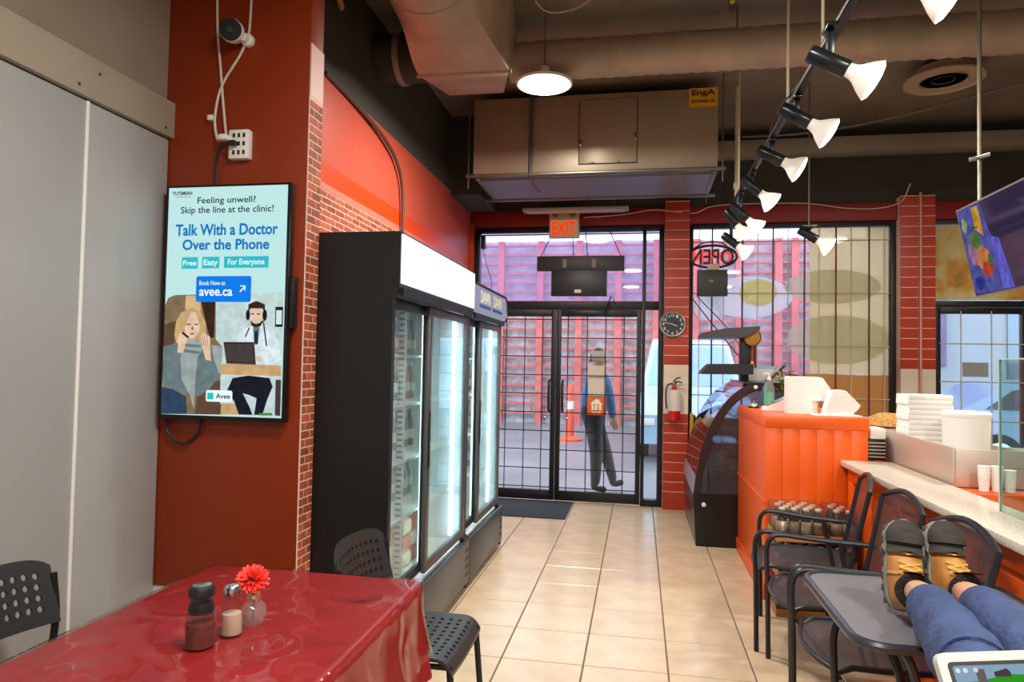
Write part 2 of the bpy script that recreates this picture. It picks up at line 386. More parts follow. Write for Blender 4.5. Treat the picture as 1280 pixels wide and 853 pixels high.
# transom and side light
M_transom = clear('hazy_transom_glass', (226, 224, 244), haze=0.16, haze_col=(196, 196, 235))
w1 = bpy.data.objects.new('window_1', None); COL.objects.link(w1); struct(w1, 'transom and side light around the double doors')
fm = MB()
fm.box(-1.80, -1.745, 7.40, 7.50, 0, 2.955, .004); fm.box(.196, .25, 7.40, 7.50, 0, 2.955, .004)
fm.box(.025, .062, 7.40, 7.50, 0, 2.955, .004)
fm.box(-1.745, .196, 7.402, 7.498, 2.905, 2.955, .004); fm.box(-1.745, .196, 7.402, 7.498, 2.06, 2.15, .004)
fm.box(.062, .196, 7.402, 7.498, 0, .07, .004)
fm.build('window_frame', M_frame, w1)
pane('transom_pane', -1.745, .025, 2.15, 2.905, 7.45, w1, M_transom); pane('transom_pane', .062, .196, 2.15, 2.905, 7.45, w1, M_transom)
pane('side_pane', .062, .196, .07, 2.06, 7.45, w1)
MB().box(-1.745, .196, 7.405, 7.44, 2.872, 2.885).build('aluminium_bead', mat('aluminium', (150, 150, 155), .35, .8), w1)

# double doors with security grilles
d1 = bpy.data.objects.new('door_1', None); COL.objects.link(d1); struct(d1, 'black framed glass double doors with security grille')
def leaf(x0, x1, bars, hx, side):
    f = MB(); f.box(x0, x0 + .05, 7.415, 7.465, .01, 2.055, .004); f.box(x1 - .05, x1, 7.415, 7.465, .01, 2.055, .004)
    f.box(x0 + .05, x1 - .05, 7.417, 7.463, 1.985, 2.055, .004); f.box(x0 + .05, x1 - .05, 7.417, 7.463, .01, .115, .004)
    lf = f.build('door_leaf', M_frame, d1)
    pane('glass_pane', x0 + .05, x1 - .05, .115, 1.985, 7.446, lf)
    for x in bars: MB().tube([(x, 7.418, .10), (x, 7.418, 2.0)], .0055, 6).build('grille_bar', M_black, lf)
    for k in range(10): z = .148 + .2005 * k; MB().tube([(x0 + .04, 7.412, z), (x1 - .04, 7.412, z)], .0055, 6).build('grille_bar', M_black, lf)
    hd = MB().tube(cr([(hx, 7.41, .96), (hx + side * .0, 7.35, .99), (hx, 7.335, 1.13), (hx, 7.35, 1.27), (hx, 7.41, 1.30)], 5), .014, 8)
    hd.build('pull_handle', M_blackp, lf)
    MB().box(hx - .012 - side * .05, hx + .012 - side * .05, 7.405, 7.418, .86, .90, .003).build('lock', M_chrome, lf)
    return lf
l1 = leaf(-1.742, -.886, [-1.60, -1.429, -1.225, -1.032], -.945, 1)
l2 = leaf(-.880, .022, [-.755, -.549, -.353, -.16], -.80, -1)
MB().box(-.75, -.35, 7.36, 7.41, 1.99, 2.05, .008).build('door_closer', M_black, l2)
MB().tube([(-.36, 7.35, 2.02), (-.30, 7.34, 2.20), (-.26, 7.40, 2.13)], .008, 6).build('closer_arm', M_black, l2)

# shop window with bars
w2 = bpy.data.objects.new('window_2', None); COL.objects.link(w2); struct(w2, 'large barred shop window with plate stickers')
rect_frame(MB(), .50, 2.495, .9, 2.96, .045, 7.40, 7.50).build('window_frame', M_frame, w2)
pane('window_pane', .545, 2.45, .945, 2.915, 7.455, w2, clear('hazy_window_glass', (236, 236, 246), haze=0.05, haze_col=(215, 215, 235)))
M_rbar = mat('dark_red_bar', (98, 26, 24), .5); M_cbar = mat('cream_bar', (190, 176, 158), .5)
for q, x in enumerate([.735, 1.037, 1.337, 1.64, 1.939, 2.25]):
    MB().tube([(x, 7.40, .93), (x, 7.40, 2.93)], .0085, 6).build('security_bar', M_black if q < 2 else M_rbar, w2)
for x in (.61, .854, 1.19, 1.486, 1.786, 2.09, 2.40): MB().tube([(x, 7.425, .93), (x, 7.425, 2.93)], .005, 6).build('security_bar', M_cbar, w2)
for z in (1.176, 1.70, 2.235, 2.773): MB().tube([(.53, 7.428, z), (2.49, 7.428, z)], .0065, 6).build('security_bar', M_cbar, w2)

# right-hand door with poster transom
d2 = bpy.data.objects.new('door_2', None); COL.objects.link(d2); struct(d2, 'black framed glass door behind the counter')
f = MB(); rect_frame(f, 2.81, 3.72, 0, 2.96, .035, 7.40, 7.50); f.box(2.845, 3.685, 7.405, 7.495, 2.10, 2.16, .004)
f.build('door_frame', M_frame, d2)
g = MB(); rect_frame(g, 2.85, 3.68, .02, 2.095, .06, 7.42, 7.47); lf2 = g.build('door_leaf', M_frame, d2)
pane('glass_pane', 2.91, 3.62, .08, 2.035, 7.446, lf2)
for x in (3.085, 3.354): MB().tube([(x, 7.41, .08), (x, 7.41, 2.06)], .006, 6).build('grille_bar', M_cbar, lf2)
for z in (1.74, 1.37, .99, .60): MB().tube([(2.89, 7.408, z), (3.64, 7.408, z)], .006, 6).build('grille_bar', M_cbar, lf2)
pane('transom_pane', 2.845, 3.685, 2.16, 2.925, 7.45, d2)
# ================================================================== the street outside
M_asph = mat('wet_asphalt', (128, 126, 130), 0.35, noise=(0.8, 0.3), bump=(30, .15))
M_block = mat('grey_rubble_wall', (200, 192, 196), 0.9, noise=(7, 0.4))
M_rail = mat('faded_red_steel', (206, 100, 94), 0.6, noise=(3, .3))
st = MB().box(-16, 22, 7.6, 40, -.2, -.03).build('ground_street', M_asph, None, False); struct(st, 'wet grey asphalt of the street')
ow = MB().box(-16, 5.6, 17.5, 18.0, -.03, 4.62).build('wall_street', M_block, None, False); struct(ow, 'grey retaining wall with red steel rails')
rm_ = boxmesh('rail', 12.0, .09, .055, M_rail); pm_ = boxmesh('post', .16, .14, 4.62, M_rail)
for k in range(19): piece(rm_, (-1.2, 17.36, .24 + .236 * k), ow, 'rail')
for x in (-6.4, -5.45, -4.45, -3.5, -2.48, -1.5, -.53, .40, 1.35, 2.35, 3.25, 3.62, 4.5): piece(pm_, (x, 17.3, 2.28), ow, 'post')
lo = thing('office_building', 'pale grey office building across the street', 'building', (11, 18, -.03))
MB().box(5.7, 18, 17.0, 19, -.03, 7).build('facade', mat('pale_concrete', (146, 152, 160), .8, noise=(.6, .1)), lo, False, True)
MB().box(6.35, 6.75, 16.9, 17.0, 1.6, 4.2, .02).build('banner', mat('purple_banner', (118, 104, 140), .7, noise=(3, .3)), lo, True, True)
for k in range(4): MB().box(8.0 + 2.2 * k, 9.4 + 2.2 * k, 16.96, 17.0, 1.2, 3.4, .01).build('window', mat('office_glass', (120, 135, 150), .1, .3), lo, True, True)
co = thing('traffic_post', 'orange traffic post with wide base on the asphalt', 'bollard', (-1.335, 13.7, -.03))
MB().lathe([(.26, 0), (.26, .04), (.16, .07), (.10, .10)], n=20).build('base', mat('orange_rubber', (232, 84, 52), .5), co)
MB().lathe([(.09, .10), (.075, .6), (.065, 1.05), (.03, 1.1)], n=16).build('pole', mat('orange_rubber', (232, 84, 52), .5), co)
MB().lathe([(.077, .62), (.072, .78)], n=16).build('reflective_band', M_white, co)

def car(name, label, loc, rz, col, van=False):
    t = thing(name, label, 'van' if van else 'car', loc, rz); mb = mat(name + '_paint', col, .25, .2, coat=.6)
    gl = mat('car_window_glass', (36, 44, 58), .08, 0) if not van else mat('van_windscreen', (140, 178, 205), .1)
    if van:
        body = [(-2.3, .3), (2.3, .3), (2.36, .75), (2.2, 1.0), (1.55, 1.12), (1.05, 1.9), (.8, 1.98), (-2.2, 1.98), (-2.34, 1.8), (-2.36, .5)]
        win = [[(1.40, 1.16), (1.0, 1.80), (.2, 1.80), (.2, 1.16)], [(.05, 1.16), (.05, 1.80), (-2.0, 1.80), (-2.0, 1.16)]]
    else:
        body = [(-2.15, .28), (2.1, .28), (2.16, .55), (2.05, .78), (1.1, .93), (.45, 1.33), (.2, 1.39), (-.8, 1.39), (-1.2, 1.30), (-1.75, 1.0), (-2.12, .92), (-2.2, .6)]
        win = [[(.98, .95), (.40, 1.29), (-.25, 1.32), (-.25, .95)], [(-.33, .95), (-.33, 1.32), (-.85, 1.32), (-1.15, 1.24), (-1.5, .98)]]
    m = MB(); n = len(body); hw = .85
    def yy(z): return hw - max(0, z - .9) * .22
    vs_ = [(x, -yy(z), z) for x, z in body] + [(x, yy(z), z) for x, z in body]
    m.add(vs_, [tuple(range(n)), tuple(range(2 * n - 1, n - 1, -1))] + [(i, (i + 1) % n, n + (i + 1) % n, n + i) for i in range(n)])
    b = m.build('body', mb, t, True)
    for s in (-1, 1):
        for w in win:
            q = MB(); k = len(w); q.add([(x, s * (yy(z) + .006), z) for x, z in w] + [(x, s * (yy(z) - .02), z) for x, z in w],
                                        [tuple(range(k)), tuple(range(2 * k - 1, k - 1, -1))] + [(i, (i + 1) % k, k + (i + 1) % k, k + i) for i in range(k)])
            q.build('side_window', gl, t, False)
    i0 = 4
    (xa, za), (xb, zb) = body[i0], body[i0 + 1]
    d = Vector((zb - za, 0, xa - xb)).normalized() * .008
    q = MB(); q.add([(xa + (xb - xa) * u + d.x, s * (yy(za + (zb - za) * u) - .08), za + (zb - za) * u + d.z) for u in (.08, .92) for s in (-1, 1)], [(0, 1, 3, 2)])
    q.build('windscreen', gl, t, False)
    for s in (-1, 1):
        MB().box(body[2][0] - .06, body[2][0] + .0, s * .72 - .12, s * .72 + .12, .58, .70, .02).build('headlight', M_white, t)
        for x in (-1.35, 1.35):
            R = Matrix.Translation((x, s * .78, .32)) @ Matrix.Rotation(PI / 2, 4, 'X')
            wh = MB().lathe([(.2, -.1), (.30, -.1), (.32, -.07), (.32, .07), (.30, .1), (.2, .1)], mtx=R.to_3x3(), c=R.translation, n=20).build('wheel', mat('tyre', (28, 28, 30), .8), t)
            MB().lathe([(.02, -.105), (.2, -.105), (.2, .105), (.02, .105)], mtx=R.to_3x3(), c=R.translation, n=16).build('hub', M_chrome, wh)
    return t
car('blue_car', 'blue car parked outside beyond the right-hand glass door', (6.3, 11.6, -.03), 0, (112, 134, 166))
car('pale_blue_van', 'pale blue van outside the barred shop window', (.85, 13.2, -.03), -PI / 2, (170, 202, 226), True)

# ================================================================== ceiling services
M_duct = mat('galvanised_duct', (176, 156, 134), 0.5, 0.2, noise=(3, .25))
M_hvac = mat('beige_sheet_metal', (168, 152, 128), 0.38, 0.35, noise=(2, .1))
du = thing('supply_duct', 'large round grey supply duct running along the ceiling to a plenum box', 'duct', (-1.12, 3.0, 3.3))
rings = []
for k in range(0, 97):
    y = .2 + k * (3.45 - .2) / 96; rings.append((y, .283 + (.007 if k % 3 == 0 else 0)))
MB().lathe([(r, y) for y, r in rings], c=(-1.12, 0, 3.59), n=28, mtx=Matrix.Rotation(-PI / 2, 3, 'X')).build('round_duct', M_duct, du, True, True, 60)
def morph(u, v):                                  # round to square transition
    a = 2 * PI * u + PI / 4; cxx, szz = math.cos(a), math.sin(a); q = 1 / max(abs(cxx), abs(szz)); w = v * v * (3 - 2 * v)
    rr = .286 + (.004 if int(v * 24) % 3 == 0 else 0)
    return (-1.12 + cxx * (rr * (1 - w) + .29 * q * w), 3.44 + .765 * v, 3.59 + szz * (rr * (1 - w) + .29 * q * w))
MB().grid(morph, 48, 25, True).build('square_transition', M_duct, du, True, True, 35)
pb = MB(); pb.add([(-1.41, 4.2, 3.3), (-.83, 4.2, 3.3), (-.83, 4.2, 3.88), (-1.41, 4.2, 3.88), (-1.41, 4.9, 3.45), (-1.0, 4.9, 3.45), (-.9, 4.9, 3.88), (-1.41, 4.9, 3.88)],
                  [(0, 1, 2, 3), (4, 5, 6, 7), (0, 1, 5, 4), (1, 2, 6, 5), (2, 3, 7, 6), (3, 0, 4, 7)])
pb.build('plenum_box', M_duct, du, False, True)
MB().tube([(-1.43, 4.195, 3.3), (-.81, 4.195, 3.3)], .012, 6).build('seam_flange', M_duct, du, True, True)
xd = thing('branch_duct', 'long ribbed round duct crossing the ceiling behind the track lights', 'duct', (0, 4.75, 3.45))
rp = [(.13 + (.008 if k % 2 == 0 else 0), -.92 + k * .05) for k in range(0, 109)]
MB().lathe(rp, c=(0, 4.75, 3.60), n=24, mtx=Matrix.Rotation(PI / 2, 3, 'Y')).build('ribbed_pipe', M_duct, xd, True, True, 60)
for x in (.62, 2.6):
    MB().tube([(x, 4.75, 3.9), (x, 4.75, 3.73)], .006, 6).build('strap', M_rod, xd, True, True)
sd = thing('stub_duct', 'short dark round duct between plenum box and side wall', 'duct', (-1.6, 4.55, 3.3))
MB().lathe([(.17, -1.85), (.17, -1.42)], c=(0, 4.62, 3.62), n=20, mtx=Matrix.Rotation(PI / 2, 3, 'Y')).build('pipe', M_dark, sd, True, True)
MB().lathe([(.185, -1.70), (.185, -1.66)], c=(0, 4.62, 3.62), n=20, mtx=Matrix.Rotation(PI / 2, 3, 'Y')).build('collar', M_duct, sd, True, True)

hv = thing('air_handler', 'beige sheet-metal air handling unit hung over the entrance', 'air handler', (-.42, 6.26, 3.1))
MB().box(-1.46, .62, 5.87, 6.66, 3.12, 3.79, .006).build('casing', M_hvac, hv, True, True)
MB().box(-1.40, .58, 5.95, 6.64, 3.085, 3.12).build('bottom_panel', mat('grey_underside', (128, 128, 134), .5, .3), hv, False, True)
for a in ((-1.52, .68, 5.83, 5.88, 3.095, 3.118), (-1.52, .68, 6.64, 6.69, 3.07, 3.095), (-1.44, -1.40, 5.88, 6.64, 3.08, 3.1), (.58, .62, 5.88, 6.64, 3.08, 3.1)):
    MB().box(*a, .003).build('support_angle', M_rod, hv, True, True)
ad = MB().box(-.527, -.042, 5.855, 5.872, 3.185, 3.735, .003).build('access_door', M_hvac, hv, True, True)
rect_frame(MB(), -.533, -.036, 3.179, 3.741, .006, 5.862, 5.869, .001).build('door_gasket', M_black, hv, True, True)
for x, z in ((-.05, 3.40), (-.515, 3.36)): MB().box(x - .012, x + .012, 5.835, 5.857, z - .03, z + .03, .004).build('latch', M_chrome, ad, True, True)
for x in (-.42, -.2): MB().box(x - .02, x + .02, 5.845, 5.857, 3.183, 3.195, .002).build('hinge', M_rod, ad, True, True)
MB().tube([(-.945, 5.84, 3.9), (-.945, 5.84, 3.09)], .017, 8).build('pipe', mat('grey_pipe', (90, 92, 96), .4, .5), hv, True, True)
MB().tube([(-.945, 5.84, 3.09), (-.93, 5.95, 3.03), (-.90, 6.1, 3.02)], .010, 8).build('valve', mat('copper', (150, 96, 70), .4, .7), hv, True, True)
for x, y in ((-1.50, 5.86), (.66, 5.86), (-1.46, 6.66), (.60, 6.66)): MB().tube([(x, y, 3.9), (x, y, 3.0)], .006, 6).build('hanger_rod', M_rod, hv, True, True)
stk = MB().box(.385, .615, 5.862, 5.871, 3.635, 3.79).build('maker_plate', mat('yellow_plate', (222, 166, 22), .5), hv, False, True)
tx = MB(); text_to(tx, 'EngA', (.405, 5.8605, 3.715), (1, 0, 0), (0, 0, 1), .19, .062, .034); tx.build('plate_name', mat('dark_print', (52, 34, 10), .6), stk, False, True)
tx = MB(); text_to(tx, 'ENGINEERED AIR', (.405, 5.8605, 3.665), (1, 0, 0), (0, 0, 1), .19, .026, .03); tx.build('plate_subtitle', mat('dark_print', (52, 34, 10), .6), stk, False, True)

def round_lamp(loc, label, r=.185):
    t = thing('ceiling_lamp', label, 'lamp', loc, 0, 'round ceiling lamps')
    MB().lathe([(.0, .12), (.03, .12), (.03, .022), (r * .8, .02), (r + .006, .014), (r + .006, .0), (r, -.002)][::-1], n=40).build('housing', M_white, t)
    MB().lathe([(.0, -.018), (r * .5, -.014), (r * .9, -.006), (r, .0)], n=40).build('diffuser', glow('lamp_diffuser', (255, 246, 232), 9.0), t)
    MB().tube([(0, 0, .11), (0, 0, 3.9 - loc[2])], .005, 8).build('stem', M_rod, t)
    ld = bpy.data.lights.new('ceiling_lamp_light', 'AREA'); ld.shape = 'DISK'; ld.size = r * 2; ld.energy = LAMP_W; ld.color = (1.0, .95, .88)
    lo_ = bpy.data.objects.new('ceiling_lamp_light', ld); COL.objects.link(lo_); lo_.location = (0, 0, -.03); lo_.parent = t
    return t
round_lamp((-.655, 4.58, 3.36), 'bright round ceiling lamp in front of the air handler')
for x, y, w_ in ((-.15, 1.2, 'above the red table aisle'), (1.75, .9, 'above the counter near the seated person'), (2.75, 4.3, 'above the kitchen side of the counter'), (-.2, -1.6, 'behind the camera on the left'), (2.0, -1.6, 'behind the camera on the right')): round_lamp((x, y, 3.36), 'round ceiling lamp outside the photograph, ' + w_)

df = thing('ceiling_diffuser', 'round beige air diffuser under the dark ceiling', 'air diffuser', (2.32, 5.86, 3.75))
for r0, r1, z, nm in ((.285, .20, 0, 'outer_cone'), (.17, .11, .0, 'middle_cone'), (.08, .0, .01, 'inner_cone')):
    MB().lathe([(r0, z), (r0 * .99, z - .012), (r1 + .002, z + .07), (r1, z + .085)][::-1], n=32).build(nm, mat('beige_enamel', (176, 156, 126), .5), df)
MB().lathe([(.13, .03), (.13, .15)], n=24).build('neck', M_dark, df)
bmt = tag(MB().box(.72, 4.6, 7.15, 7.35, 3.60, 3.75, .006).build('ceiling_beam', mat('grey_beam', (156, 148, 130), .7, noise=(1.2, .2)), None), 'long pale grey beam along the front wall over the window', 'beam')
ff = thing('fluorescent_fixture', 'long pale fluorescent fixture hung under the air handler', 'light fixture', (-.66, 7.02, 3.03))
MB().box(-1.2, -.12, 6.95, 7.10, 3.04, 3.068, .006).build('housing', mat('fixture_enamel', (170, 158, 150), .5), ff, True, True)
MB().box(-1.16, -.16, 6.965, 7.085, 3.03, 3.042, .004).build('cover', mat('fixture_cover', (190, 176, 168), .4), ff, True, True)
for x in (-1.05, -.27): MB().tube([(x, 7.02, 3.06), (x, 7.02, 3.9)], .005, 6).build('hanger', M_rod, ff, True, True)

# ------------------------------------------------------------------ track with spotlights
TX, TZ = .72, 2.76
tr = thing('light_track', 'thin black lighting track hung from the ceiling along the counter', 'light track', (TX, 4.0, TZ))
MB().box(TX - .018, TX + .018, 1.6, 6.0, TZ - .01, TZ + .012, .003).build('rail', M_black, tr, True, True)
for y in (2.95, 3.62, 5.35): MB().tube([(TX, y, TZ), (TX, y, 3.9)], .006, 6).build('hanger_cable', mat('pale_cable', (190, 176, 140), .5), tr, True, True)
MB().tube(cr([(TX + .02, 2.4, TZ + .03), (TX + .05, 3.0, TZ + .05), (TX - .03, 3.7, TZ + .03), (TX + .03, 4.5, TZ + .04), (TX, 5.4, TZ + .03)], 5), .005, 6).build('supply_cable', M_black, tr, True, True)
M_bulbw = mat('bulb_glass_white', (236, 232, 222), .4, emit=.22, emit_col=(255, 246, 230)); M_bulbf = glow('bulb_face_glow', (255, 248, 236), 7.0)
M_hous = mat('black_lamp_housing', (34, 38, 38), .25, .4)
def spot(loc, aim, label, power=17.0, stem=.10, rod=None):
    t = thing('spotlight', label, 'spotlight', loc, 0, 'track spotlights'); a = Vector(aim).normalized()
    c = Vector((0, 0, -stem))                        # pivot under the track
    R = a.to_track_quat('Z', 'Y').to_matrix()
    st_ = MB().box(-.014, .014, -.012, .012, -stem - .01, -.01, .003); st_.build('stem', M_hous, t)
    MB().box(-.02, .02, -.045, .045, -.024, -.008, .003).build('track_adapter', M_hous, t)
    hb = MB().lathe([(.0, -.085), (.030, -.083), (.033, -.075), (.033, .065), (.030, .07)], c=c, mtx=R, n=20).build('housing', M_hous, t)
    bl = MB().lathe([(.024, .06), (.028, .09), (.034, .105), (.058, .138), (.074, .166), (.075, .172)], c=c, mtx=R, n=24).build('bulb', M_bulbw, t)
    MB().lathe([(.075, .170), (.06, .180), (.03, .186), (.0, .187)], c=c, mtx=R, n=24).build('bulb_face', M_bulbf, bl)
    if rod: MB().tube([(0, 0, 0), (0, 0, rod)], .005, 6).build('hanging_rod', M_rod, t)
    ld = bpy.data.lights.new('spotlight_light', 'SPOT'); ld.energy = power; ld.spot_size = math.radians(95); ld.spot_blend = .7; ld.shadow_soft_size = .05; ld.color = (1, .92, .8)
    o = bpy.data.objects.new('spotlight_light', ld); COL.objects.link(o); o.location = c + a * .20; o.rotation_euler = a.to_track_quat('-Z', 'Y').to_euler(); o.parent = t
    return t
A1 = (.84, -.12, -.50)
spot((TX, 2.16, TZ), (.80, -.2, -.50), 'spotlight cut off by the top edge of the photo, nearest the camera', stem=.14)
spot((TX - .03, 2.72, TZ), (.82, -.12, -.50), 'second spotlight from the camera on the black track', stem=.145)
spot((TX, 3.42, TZ), (.82, -.1, -.55), 'third spotlight from the camera on the black track')
spot((TX, 4.05, TZ), (.84, -.1, -.50), 'fourth spotlight from the camera on the black track')
spot((TX, 4.72, TZ), (.70, -.1, -.66), 'fifth spotlight from the camera on the black track')
spot((TX, 5.25, TZ), (.66, -.1, -.68), 'sixth spotlight from the camera on the black track', stem=.16)
spot((TX, 5.72, TZ), (.55, -.15, -.80), 'seventh spotlight from the camera on the black track, lens low')
spot((TX + .02, 5.94, TZ), (.72, -.2, -.62), 'last and lowest spotlight at the far end of the black track', stem=.24)
sp_ = spot((1.249, 5.5, 2.545), (.80, -.15, -.55), 'single spotlight on its own rod in front of the window', 17.0, .07, 1.35)
MB().box(-.05, .05, -.03, .03, -.008, .004, .002).build('mount_plate', M_rod, sp_)

# loose pipes and cables
def cable(name, pts, r, m, label, n=8, cat='cable'):
    return tag(MB().tube(cr(pts, n), r, 6).build(name, m, None), label, cat)
cable('wall_cable', [(-1.84, 3.75, 3.16), (-1.83, 4.2, 3.13), (-1.82, 4.65, 3.07), (-1.82, 4.95, 2.96), (-1.82, 5.08, 2.75), (-1.82, 5.1, 2.3), (-1.82, 5.1, 2.02)], .014, mat('brown_cable', (96, 66, 50), .6), 'brown cable drooping down the salmon wall to the cooler')
cable('fascia_wire', [(-.60, 7.34, 3.04), (-.2, 7.33, 3.06), (.1, 7.32, 3.10), (.3, 7.25, 3.07), (.55, 7.32, 3.06), (.8, 7.34, 3.14), (1.6, 7.34, 3.14), (2.0, 7.33, 3.08), (2.3, 7.33, 3.07), (2.5, 7.28, 3.12), (2.56, 7.2, 3.28)], .006, M_cord_w, 'thin white wire drooping along the red fascia')
cable('ceiling_wire', [(-.62, 3.2, 3.88), (-.60, 3.7, 3.50), (-.42, 3.8, 3.45), (-.2, 3.7, 3.55), (-.1, 3.5, 3.85)], .006, mat('grey_cord', (150, 140, 132), .6), 'loose grey wire looping below the ceiling')
cable('grey_conduit', [(.95, 6.9, 3.70), (1.5, 6.8, 3.68), (2.1, 6.55, 3.69), (2.7, 6.2, 3.74), (3.4, 5.8, 3.80), (4.2, 5.3, 3.88)], .012, mat('grey_pipe2', (110, 108, 104), .5), 'thin grey conduit sweeping below the round diffuser', cat='conduit')
tag(MB().tube([(-1.60, 3.15, 3.72), (-1.80, 3.85, 3.60)], .02, 10).build('copper_pipe', mat('tan_pipe', (176, 128, 78), .5), None), 'short tan pipe end by the dark upper wall', 'pipe')
cl = thing('cable_hook', 'dark hanging cable clip above the branch duct', 'hook', (.56, 4.75, 3.73))
MB().tube(cr([(.56, 4.6, 3.9), (.55, 4.58, 3.82), (.565, 4.58, 3.77), (.58, 4.59, 3.83), (.58, 4.6, 3.9)], 5), .010, 6).build('clip', M_rod, cl, True, True)
MB().lathe([(.0, -.02), (.018, -.01), (.018, .01), (.0, .02)], c=(.565, 4.575, 3.84), n=12).build('bead', mat('yellow_bead', (214, 190, 70), .5), cl, True, True)
dr = thing('drain_pipe', 'pale vertical pipe between air handler and light track', 'pipe', (.76, 6.0, 2.7))
MB().tube([(.80, 6.1, 3.88), (.80, 6.1, 2.86)], .016, 8).build('pipe', mat('cream_pipe', (196, 188, 150), .5), dr, True, True)
MB().lathe([(.022, -.03), (.026, 0), (.022, .03)], c=(.80, 6.1, 3.02), n=10).build('coupling', mat('cream_pipe', (196, 188, 150), .5), dr, True, True)
# ================================================================== left side: television, cables, coolers, red table
M_bezel = mat('tv_bezel', (14, 14, 17), .3)
tv = thing('television', 'tall wall television showing a phone doctor advertisement', 'television', (-1.83, 2.82, 1.187))
MB().box(-2.136, -1.519, 2.795, 2.835, 1.187, 2.248, .006).build('casing', M_bezel, tv, True, True)
MB().box(-1.98, -1.68, 2.833, 2.862, 1.45, 1.95, .004).build('wall_bracket', M_black, tv, True, True)
MB().box(-1.519, -1.497, 2.80, 2.845, 1.60, 1.83, .006).build('side_clamp', M_black, tv, True, True)
SX0, SX1, SZ0, SZ1 = -2.121, -1.534, 1.206, 2.236
scr = MB().box(SX0, SX1, 2.7935, 2.796, SZ0, SZ1).build('screen', glow('screen_pale_teal', (196, 238, 236), .95), tv, False, True)
def uv(x, y):                       # picture layout of the advertisement, measured on the screen itself
    xl = 211 - (y - 236) * .0166; xr = 356 - (y - 229) * .0068; yt = 236 - (x - 211) * .048; yb = 519 + (x - 206) * .04
    return SX0 + (x - xl) / (xr - xl) * (SX1 - SX0), SZ1 - (y - yt) / (yb - yt) * (SZ1 - SZ0)
def flat(mb, pts, lay):
    n = len(pts); mb.add([(*((p[0],)), 2.7935 - .0004 * lay, p[1]) for p in pts], [tuple(range(n))])
def upper(x, y): return uv(200 + x / 5.333, 225 + y / 5.333)
def lower(x, y): return uv(200 + x / 4.739, 350 + y / 4.739)
def rrect(x0, x1, z0, z1, r, n=4):
    out = []
    for cx, cz, a0 in ((x1 - r, z1 - r, 0), (x0 + r, z1 - r, 90), (x0 + r, z0 + r, 180), (x1 - r, z0 + r, 270)):
        for k in range(n + 1): a = math.radians(a0 + 90 * k / n); out.append((cx + r * math.cos(a), cz + r * math.sin(a)))
    return out
def word(mb, s, x0, x1, y0, y1, lay, bold=.0, fn=upper):
    xm = (x0 + x1) / 2
    a = fn(x0, (y0 + y1) / 2); b = fn(x1, (y0 + y1) / 2); lo_ = fn(xm, y1)[1]; hi_ = fn(xm, y0)[1]
    zc0, zc1 = fn(xm, y1 + 0)[1], fn(xm, y0)[1]
    text_to(mb, s, (a[0], 2.7935 - .0004 * lay, zc0), (1, 0, 0), (0, 0, 1), b[0] - a[0], zc1 - zc0, bold)
t = MB(); word(t, 'Feeling unwell?', 250, 630, 108, 166, 2, .012); word(t, 'Skip the line at the clinic!', 140, 745, 172, 232, 2, .012)
word(t, 'TUTEMIAN', 82, 214, 80, 105, 2, .03); word(t, 'restaurant', 100, 205, 112, 120, 2)
t.build('headline', glow('screen_navy', (26, 52, 78), .8), scr, False, True)
t = MB(); word(t, 'Talk With a Doctor', 108, 775, 292, 372, 2, .028); word(t, 'Over the Phone', 155, 722, 396, 470, 2, .028)
t.build('title', glow('screen_blue', (24, 122, 200), .95), scr, False, True)
for s, x0, x1, y0, y1 in (('Free', 153, 260, 522, 600), ('Easy', 288, 402, 518, 596), ('For Everyone', 432, 720, 512, 590)):
    a = upper(x0, (y0 + y1) / 2); b = upper(x1, (y0 + y1) / 2); z0 = upper((x0 + x1) / 2, y1)[1]; z1 = upper((x0 + x1) / 2, y0)[1]
    m = MB(); flat(m, [(a[0], z0), (b[0], z0), (b[0], z1), (a[0], z1)], 1); bt = m.build('button', glow('screen_cyan', (52, 196, 208), .95), scr, False, True)
    m = MB(); w = b[0] - a[0]; hh = z1 - z0
    text_to(m, s, (a[0] + w * .09, 2.7935 - .0012, z0 + hh * (.12 if 'y' in s else .27)), (1, 0, 0), (0, 0, 1), w * .82, hh * (.66 if 'y' in s else .46), .02); m.build('button_text', glow('screen_white', (238, 252, 252), 1.0), bt, False, True)

# the photograph inside the advertisement (flat picture)
PAL = [((150, 126, 96), .75), ((205, 226, 224), .9), ((208, 172, 120), .9), ((236, 205, 178), .9), ((120, 140, 142), .75), ((60, 84, 110), .7), ((222, 236, 240), .95),
       ((36, 38, 52), .7), ((84, 74, 70), .75), ((206, 168, 120), .95), ((70, 48, 36), .7), ((168, 180, 178), .85), ((226, 190, 140), .9), ((110, 84, 62), .75), ((170, 120, 90), .85), ((90, 150, 70), .8), ((40, 60, 90), .7)]
PM = [glow('screen_picture_%d' % i, c, s, .16) for i, (c, s) in enumerate(PAL)]
pm = MB()
def pol(mi, pts, lay): pm.mi = mi; flat(pm, [lower(*p) for p in pts], lay)
def ell(mi, cx, cy, rx, ry, lay, n=20, a0=0, a1=360): pol(mi, [(cx + rx * math.cos(math.radians(a0 + (a1 - a0) * k / n)), cy + ry * math.sin(math.radians(a0 + (a1 - a0) * k / n))) for k in range(n if a1 - a0 == 360 else n + 1)], lay)
pol(0, [(34, 800), (40, 160), (60, 115), (100, 98), (300, 92), (340, 92), (345, 360), (380, 400), (384, 806)], 1)        # warm room
pol(1, [(345, 92), (728, 80), (728, 822), (384, 806), (380, 400), (345, 360)], 1)                                        # pale office
pol(12, [(165, 100), (250, 100), (255, 190), (160, 185)], 2); pol(10, [(255, 130), (338, 130), (335, 350), (310, 350), (285, 260)], 2)
pol(13, [(40, 270), (110, 250), (110, 390), (36, 400)], 2); pol(11, [(320, 395), (384, 400), (384, 560), (350, 560)], 2)
